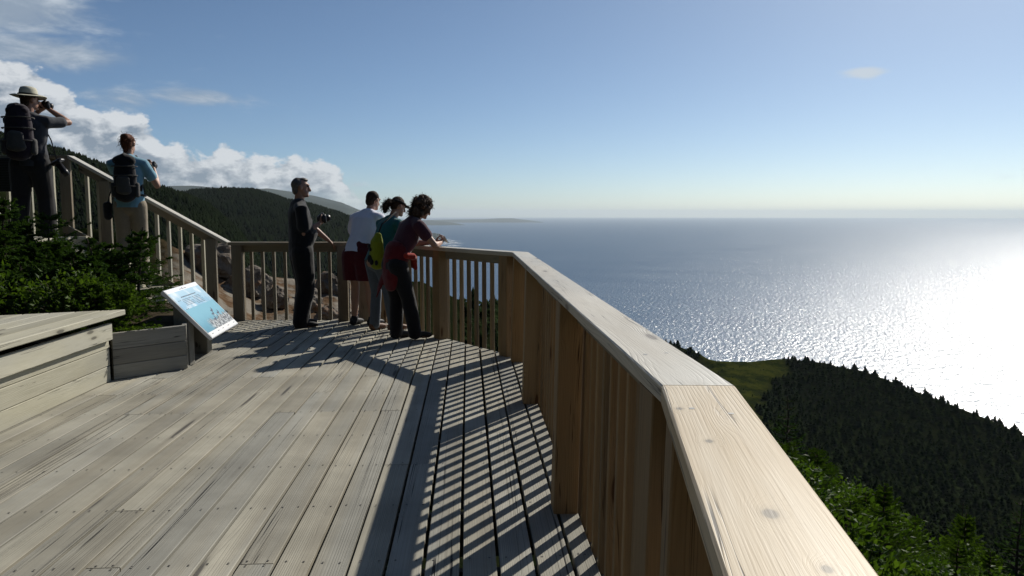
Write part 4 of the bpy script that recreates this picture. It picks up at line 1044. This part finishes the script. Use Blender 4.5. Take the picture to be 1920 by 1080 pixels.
def box_camera(root_like, c, d, up_=(0, 0, 1), lens=.09, label=None, sc=1.):
    """camera body with grip, prism hump, stepped lens barrel; d points out of the lens"""
    t_ = empty('camera', c); d = Vector(d).normalized(); up_ = Vector(up_); x_ = d.cross(up_).normalized(); u_ = x_.cross(d)
    bm = bmesh.new(); rot = Matrix((x_, d, u_)).transposed()
    def q(a, b, e): return (x_ * a + d * b + u_ * e) * sc
    loft(bm, [q(-.055, 0, 0), q(.055, 0, 0)], [(.040 * sc, .028 * sc)] * 2, u_); loft(bm, [q(.058, .01, -.03), q(.058, .01, .03)], [.022 * sc] * 2, x_); loft(bm, [q(0, -.01, .03), q(0, .02, .055)], [(.032 * sc, .02 * sc), (.024 * sc, .014 * sc)], x_)
    melt(bm, 'body', M_BLACKP, t_, .006, 2)
    mb = MB(); mb.tube([q(0, .02, 0), q(0, .03 + lens * .5, 0), q(0, .03 + lens * .52, 0), q(0, .03 + lens, 0)], [.034 * sc, .034 * sc, .038 * sc, .038 * sc], 18); mb.build('lens', M_BLACKP, t_, True)
    mb = MB(); mb.tube([q(0, .031 + lens, 0), q(0, .033 + lens, 0)], .031 * sc, 18); mb.build('glass', M_GLASSL, t_)
    tag(t_, label, 'camera'); return t_
def W(J, p): return J['root'].matrix_basis @ Vector(p)
def backpack(J, mat, mat2, label, sc=1., off=.0, h_=.52):
    t_ = empty('backpack'); s = J['s']; u, f = J['u'], J['f']; b = J['hip'] + u * (.06 * s) - f * (.115 * s + .085 * sc) + Vector((off, 0, 0)); X_ = Vector((1, 0, 0))
    rt = J['root']; loc = Vector(rt.location); rz = rt.rotation_euler.z
    t_.location = loc + Matrix.Rotation(rz, 3, 'Z') @ b; t_.rotation_euler = (0, 0, rz)
    bm = bmesh.new(); loft(bm, [u * .03, u * .15, u * (h_ * .7), u * h_], [(.135 * sc, .085 * sc), (.155 * sc, .10 * sc), (.145 * sc, .095 * sc), (.115 * sc, .075 * sc)], X_, 18); melt(bm, 'bag', mat, t_, .010, 4, .030, 8., 3)
    bm = bmesh.new(); loft(bm, [u * .08 - f * .085 * sc, u * .24 - f * .09 * sc], [(.10 * sc, .045 * sc), (.085 * sc, .04 * sc)], X_); melt(bm, 'pocket', mat2, t_, .010, 4, .022, 12., 5)
    bm = bmesh.new(); loft(bm, [u * (h_ - .02) + X_ * -.08, u * (h_ + .03), u * (h_ - .02) + X_ * .08], [(.07 * sc, .045)] * 3, f); melt(bm, 'lid', mat, t_, .010, 4, .02, 12., 6)
    for hh in (.16, .30, .42):
        mb = MB(); mb.tube([u * hh * h_ / .52 + X_ * math.cos(a_) * .162 * sc - f * math.sin(a_) * .112 * sc for a_ in np.linspace(-.2, math.pi + .2, 15)], .0075, 5); mb.build('compression_strap', mat2, t_, True)
    for sd_ in (-1, 1):
        bm = bmesh.new(); loft(bm, [X_ * sd_ * .150 * sc + u * .04, X_ * sd_ * .155 * sc + u * .17], [(.035 * sc, .05 * sc), (.03 * sc, .045 * sc)], X_); melt(bm, 'side_pocket', mat2, t_, .010, 3, .010, 14., 7)
        mb = MB(); o_ = X_ * sd_ * .085 * s
        bk = f * (.085 * sc)
        pts = [u * (h_ * .86) + o_ + bk, u * (.535 * s) + o_ * 1.1 + f * (.105 * sc + .115 * s), u * (.44 * s) + o_ * 1.25 + f * (.235 * s + .10 * sc), u * (.26 * s) + o_ * 1.55 + f * (.21 * s + .10 * sc), u * .10 + o_ * 1.9 + bk]
        mb.tube(pts, .018, 6); mb.build('strap', mat, t_, True)
        mb = MB(); mb.tube([u * .05 + o_ * 1.2 + bk, u * .04 + X_ * sd_ * .19 * s + f * (.115 * s + .07), u * .035 + X_ * sd_ * .10 * s + f * (.25 * s + .07)], .016, 6); mb.build('hip_belt', mat, t_, True)
    tag(t_, label, 'backpack'); return t_

# --- man in the sun hat, on the landing, camera raised to his face
J = person('man in a wide sun hat and dark clothes raising a camera on the upper landing', (-5.90, 9.25, ZL), -14, 1.74, 2, (46, 2),
           {'R': (.17, .20, 1.60), 'L': (.05, .25, 1.57)}, {'R': (.75, -.1, -.85), 'L': (-1., .1, -.6), 'palmR': (-1, .1, .2), 'palmL': (.3, 0, 1)}, skin=M_SKIN2, sw=1.14, feet={'L': (-.16, 0, 0), 'R': (.16, .03, 0)})
shirt(J, cloth('charcoal_cotton', (.04, .043, .052)), .62, -.06, .022, 'shirt', .022, 3); trousers(J, cloth('black_canvas', (.018, .018, .02)), 1., .042, seed=4); shoes(J); hair(J, M_HAIRB)
M_HAT = simple('khaki_canvas', (.50, .48, .38), .85, .1, .12, 20., .2); M_BAND = simple('dark_band', (.03, .03, .025), .7, .2)
hat = empty('sun_hat'); hp, rot, s = J['hp'], J['rot'], J['s']; n_ = 40
def hv(r, a, z_): return hp(math.sin(a) * r, math.cos(a) * r * 1.12 - .015, z_)
prof = [(0, .172), (.045, .170), (.075, .158), (.088, .125), (.094, .075), (.096, .062), (.125, .052), (.160, .042), (.178, .036), (.178, .030), (.150, .034), (.098, .050)]
V = []; F = []
for i, (r, z_) in enumerate(prof):
    for k in range(n_):
        a = 2 * math.pi * k / n_; wv = .014 * math.sin(2 * a + .8) + .02 * abs(math.sin(a)) if r > .11 else 0
        V.append(tuple(hv(max(r, .002), a, z_ + wv)))
for i in range(len(prof) - 1):
    for k in range(n_): j = (k + 1) % n_; F.append((i * n_ + k, i * n_ + j, (i + 1) * n_ + j, (i + 1) * n_ + k))
hb = link('hat_body', np_mesh('hat_body', V, np.array(F), M_HAT, smooth=True), hat)
mb = MB(); mb.tube([hv(.0965, 2 * math.pi * k / 24, .074) for k in range(25)], .010, 6, cap=False); mb.build('hat_band', M_BAND, hat, True)
rt = J['root']; hat.location = rt.location; hat.rotation_euler = rt.rotation_euler; rebase_l = hp(0, 0, .06)
hat.location = Vector(rt.location) + Matrix.Rotation(rt.rotation_euler.z, 3, 'Z') @ rebase_l
for c_ in hat.children: c_.location = -rebase_l
tag(hat, 'pale khaki wide brimmed sun hat with dark band on the man with the raised camera', 'hat')
c0 = W(J, (.13, .19, 1.64)); fw = Matrix.Rotation(rt.rotation_euler.z, 3, 'Z') @ Vector((.7, 1, 0)); box_camera(None, c0, fw, lens=.07, label='black camera held to the face of the man in the hat')
M_PACKB = cloth('black_nylon', (.014, .014, .016)); M_PACKG = cloth('grey_nylon', (.06, .058, .055)); M_PACKP = cloth('plum_nylon', (.022, .016, .024))
backpack(J, M_PACKP, M_PACKG, 'bulky black backpack on the man in the sun hat', 1.06, -.04, .55)
c1 = W(J, (.30, -.02, .93)); box_camera(None, c1, Matrix.Rotation(rt.rotation_euler.z, 3, 'Z') @ Vector((.55, .2, -.9)), (.3, 1, .3), .15, 'black camera with long lens hanging at the hip of the man in the hat', 1.05)
mb = MB(); mb.tube([W(J, (.12, .09, 1.42)), W(J, (.235, .03, 1.2)), c1 + Vector((0, 0, .03))], .008, 5); tag(mb.build('camera_strap', M_PACKB), 'dark strap running from shoulder to the hip camera', 'strap')

# --- woman with the backpack on the stairs
zst = RISE * 4
J = person('woman in pale blue t-shirt and khaki trousers with auburn bun on the stairs', (-4.78, 9.40, zst), -14, 1.72, 0, (18, 4),
           {'R': (.25, .20, 1.36), 'L': (.08, .26, 1.33)}, {'R': (.35, -.3, -1.), 'L': (-.6, -.2, -1.), 'palmR': (-1, .2, 0), 'palmL': (.6, 0, .8)}, sw=1.0,
           feet={'L': (-.11, 0, 0), 'R': (.11, .02, 0)})
shirt(J, cloth('pale_blue_jersey', (.17, .33, .42)), .55, -.05, .018, 'shirt', .02, 5); trousers(J, cloth('khaki_cotton', (.24, .20, .145)), 1., .02, seed=6); shoes(J); hair(J, M_HAIRR, 'bun', .012, 30.)
strands(J, M_HAIRR, 140, 'head', (.084, .096, .094), .06, 10)
backpack(J, M_PACKB, M_PACKG, 'black daypack with grey pocket on the woman in pale blue', .88, 0., .48)
rt = J['root']; c0 = W(J, (.19, .24, 1.40)); box_camera(None, c0, Matrix.Rotation(rt.rotation_euler.z, 3, 'Z') @ Vector((.35, .9, .05)), lens=.08, label='black camera held out by the woman in pale blue', sc=1.1)
bm = bmesh.new(); loft(bm, [(0, 0, -.07), (0, 0, .07)], [(.05, .045), (.055, .05)], (1, 0, 0)); pb = empty('camera_pouch', W(J, (-.25, -.02, .82))); melt(bm, 'pouch', M_PACKB, pb, .009, 3)
mb = MB(); mb.tube([(0, 0, .08), (.03, .0, .2), (.07, .03, .32)], .007, 5); mb.build('strap', M_PACKB, pb); tag(pb, 'small black pouch hanging at the left hip of the woman in pale blue', 'pouch')

# --- man in black, standing in profile
J = person('grey haired man all in black standing in profile with one hand on the rail', (-2.69, 9.52, 0), 64, 1.84, -2, (10, 5),
           {'R': (.06, .22, 1.31), 'L': (-.30, .41, 1.09)}, {'R': (.5, -.9, -.9), 'L': (-.6, -.8, -.3), 'palmR': (-.7, .3, .6), 'palmL': (0, .1, -1)}, skin=M_SKIN2, sw=1.15, belly=.08,
           feet={'L': (-.11, .02, 0), 'R': (.11, -.02, 0)}, curl=.7)
shirt(J, cloth('black_shirt', (.011, .013, .017)), .70, -.10, .026, 'shirt', .02, 7); trousers(J, cloth('black_trousers', (.011, .011, .013)), 1., .046, seed=8); shoes(J)
bm = bmesh.new(); hp, rot, s = J['hp'], J['rot'], J['s']; ball(bm, hp(0, -.035, .034), (.082 * s, .085 * s, .084 * s), rot); ball(bm, hp(0, -.06, -.02), (.068 * s, .048 * s, .07 * s), rot); ball(bm, hp(0, .02, .098), (.055 * s, .055 * s, .026 * s), rot)
melt(bm, 'hair', M_HAIRG, J['root'], .008, 2, .010, 28.)
rt = J['root']; box_camera(None, W(J, (.01, .265, 1.375)), Matrix.Rotation(rt.rotation_euler.z, 3, 'Z') @ Vector((-.3, 1, .1)), lens=.07, label='black camera held at chest height by the man in black', sc=1.1)

# --- man in white leaning on the corner of the railing
J = person('man in white t-shirt and dark red shorts leaning on the railing', (-1.92, 9.60, 0), 26, 1.75, 25, (8, 14),
           {'R': (.14, .36, 1.12), 'L': (-.12, .38, 1.12)}, {'R': (1., -.4, -.5), 'L': (-1, -.4, -.5), 'palmR': (-.5, 0, -1), 'palmL': (.5, 0, -1)}, hipback=.10, sw=1.04,
           feet={'L': (-.13, .0, 0), 'R': (.11, .05, 0)})
shirt(J, cloth('white_jersey', (.74, .75, .86), .04), .60, -.02, .026, 'shirt', .024, 9); trousers(J, cloth('maroon_cotton', (.085, .010, .017)), .40, .040, 'shorts', .008, 10, .012); shoes(J); hair(J, M_HAIRB, 'short', .006, 30.)
# --- woman in teal
J = person('woman in teal top with brown ponytail and dark visor leaning on the railing', (-1.56, 9.15, 0), 44, 1.67, 25, (10, 22),
           {'R': (.16, .32, 1.11), 'L': (-.12, .34, 1.11)}, {'R': (1., -.4, -.5), 'L': (-1, -.4, -.5), 'palmR': (-.5, 0, -1), 'palmL': (.5, 0, -1)}, hipback=.12, sw=.95,
           feet={'L': (-.14, -.04, 0), 'R': (.10, .06, 0)})
shirt(J, cloth('teal_jersey', (.022, .13, .14)), .55, -.06, .016, 'shirt', .018, 11); trousers(J, cloth('slate_leggings', (.10, .12, .15)), 1., .012, 'leggings', seed=12); shoes(J, simple('brown_shoe', (.14, .07, .04), .6, .3)); hair(J, M_HAIRB, 'tail', .010, 30.)
strands(J, M_HAIRB, 350, (-.01, -.15, -.04), (.045, .04, .07), .06, 8); strands(J, M_HAIRB, 60, 'head', (.084, .094, .092), .05, 9)
hp, rot, s = J['hp'], J['rot'], J['s']; bm = bmesh.new()
loft(bm, [hp(math.sin(a) * .09, math.cos(a) * .104 - .02, .052) for a in np.linspace(-2.4, 2.4, 17)], [(.018 * s, .008 * s)] * 17, J['hu']); loft(bm, [hp(-.06, .085, .045), hp(0, .125, .035), hp(.06, .085, .045)], [(.035, .008)] * 3, J['hf']); melt(bm, 'visor', M_PACKB, J['root'], .006, 2)
Y1 = cloth('yellow_fabric', (.20, .235, .012)); bg_ = empty('shoulder_bag', (-1.60, 8.82, 1.0)); bg_.rotation_euler = (0, 0, -R(35)); bg_.scale = (.85, .85, .92)
bm = bmesh.new(); loft(bm, [(0, 0, -.19), (0, 0, -.05), (.01, .0, .12), (.02, .02, .21)], [(.105, .05), (.13, .075), (.11, .06), (.06, .03)], (1, 0, 0), 18); melt(bm, 'bag', Y1, bg_, .009, 3, .014, 9., 4)
bm = bmesh.new()
for (a, b, c_, r) in [(-.07, -.066, -.10, .045), (-.03, -.072, -.14, .035), (-.09, -.05, .06, .03), (.05, -.06, -.15, .03), (-.05, -.068, .02, .022)]: ball(bm, (a, b, c_), (r, .016, r * 1.2))
melt(bm, 'black_patches', M_PACKB, bg_, .007, 2)
mb = MB(); mb.tube([(.02, .02, .22), (.03, .08, .34), (.10, .30, .50)], .010, 6); mb.build('strap', M_PACKB, bg_, True)
tag(bg_, 'bright yellow bag with black patches slung behind the woman in teal', 'bag')
# --- woman in maroon with red jacket round her waist
J = person('curly haired woman in maroon top and black trousers bending over the railing', (-1.20, 8.53, 0), 55, 1.67, 28, (6, 30),
           {'R': (.12, .37, 1.10), 'L': (-.10, .40, 1.10)}, {'R': (.8, -.6, -.2), 'L': (-.8, -.6, -.2), 'palmR': (-.8, .2, .3), 'palmL': (.8, .2, .3)}, hipback=.16, sw=.98,
           feet={'L': (-.12, -.06, 0), 'R': (.12, .06, 0)})
shirt(J, cloth('maroon_jersey', (.060, .022, .036)), .50, -.02, .018, 'shirt', .018, 13); trousers(J, cloth('black_leisure_trousers', (.012, .012, .015)), 1., .030, seed=14); shoes(J); hair(J, simple('curly_hair', (.075, .052, .038), .8, .12, .5, 60., .5), 'curly', .020, 44.)
strands(J, bpy.data.materials['curly_hair'], 900, 'head', (.090, .102, .100), .065, 5); strands(J, bpy.data.materials['curly_hair'], 500, (0, -.06, -.07), (.080, .055, .065), .08, 6, 1.2)
RED = cloth('red_fleece', (.11, .010, .014)); jk = empty('tied_jacket'); rt = J['root']; hb = J['hip'] + J['u'] * .06
jk.location = Vector(rt.location) + Matrix.Rotation(rt.rotation_euler.z, 3, 'Z') @ hb; jk.rotation_euler = rt.rotation_euler
bm = bmesh.new(); X_ = Vector((1, 0, 0)); s = J['s']
loft(bm, [Vector((0, 0, .08)), Vector((0, -.01, .0)), Vector((0, -.05, -.12)), Vector((0, -.075, -.24)), Vector((0, -.085, -.34))], [(.175 * s, .130 * s), (.19 * s, .145 * s), (.19 * s, .105 * s), (.17 * s, .07), (.12 * s, .035)], X_, 20)
loft(bm, [Vector((-.13, -.10, -.22)), Vector((-.20, -.13, -.36)), Vector((-.23, -.15, -.46))], [(.06, .02), (.045, .016), (.012, .008)], X_)
melt(bm, 'jacket_body', RED, jk, .010, 3, .016, 8., 5)
bm = bmesh.new(); loft(bm, [Vector((.17, .03, .03)), Vector((.14, .13, .02)), Vector((.05, .19, .0)), Vector((.02, .20, -.10))], [.036, .038, .042, .028], (0, 0, 1)); loft(bm, [Vector((-.17, .03, .03)), Vector((-.10, .15, .02)), Vector((.03, .19, .0)), Vector((.07, .20, -.12))], [.036, .038, .042, .026], (0, 0, 1))
melt(bm, 'jacket_sleeves', cloth('bright_red_fleece', (.32, .03, .02)), jk, .010, 3, .010, 12., 6)
tag(jk, 'red jacket tied by its sleeves around the waist of the woman in maroon', 'jacket')
mb = MB(); mb.board((-.075, -.004, -.05), (.15, 0, 0), (0, .008, 0), (0, 0, .10), .003); ph = mb.build('folded_leaflet', simple('leaflet_paper', (.7, .7, .7), .6, .3, .1)); ph.location = W(J, (.02, .47, 1.15)); ph.rotation_euler = (R(35), R(10), -R(57)); tag(ph, 'pale folded leaflet held over the railing by the woman in maroon', 'leaflet')

# ------------------------------------------------------------------ haze
M_HAZE, t, o = new_mat('haze_air')
vp = t.node('ShaderNodeVolumePrincipled'); vp.inputs['Color'].default_value = (.78, .90, 1., 1); vp.inputs['Density'].default_value = 2.6e-5; vp.inputs['Anisotropy'].default_value = .2
t.l.new(vp.outputs[0], o.inputs['Volume'])
bm = bmesh.new(); bmesh.ops.create_cube(bm, size=1.); me = bpy.data.meshes.new('haze')
for v in bm.verts: v.co = Vector((v.co.x * 140000, v.co.y * 140000, (SEA_Z - 12) if v.co.z < 0 else 330.))
bm.to_mesh(me); bm.free(); me.materials.append(M_HAZE); hz = link('haze', me); tag(hz, 'thin sea haze fading the far coast', kind='stuff')
bpy.data.scenes.remove(WORK)
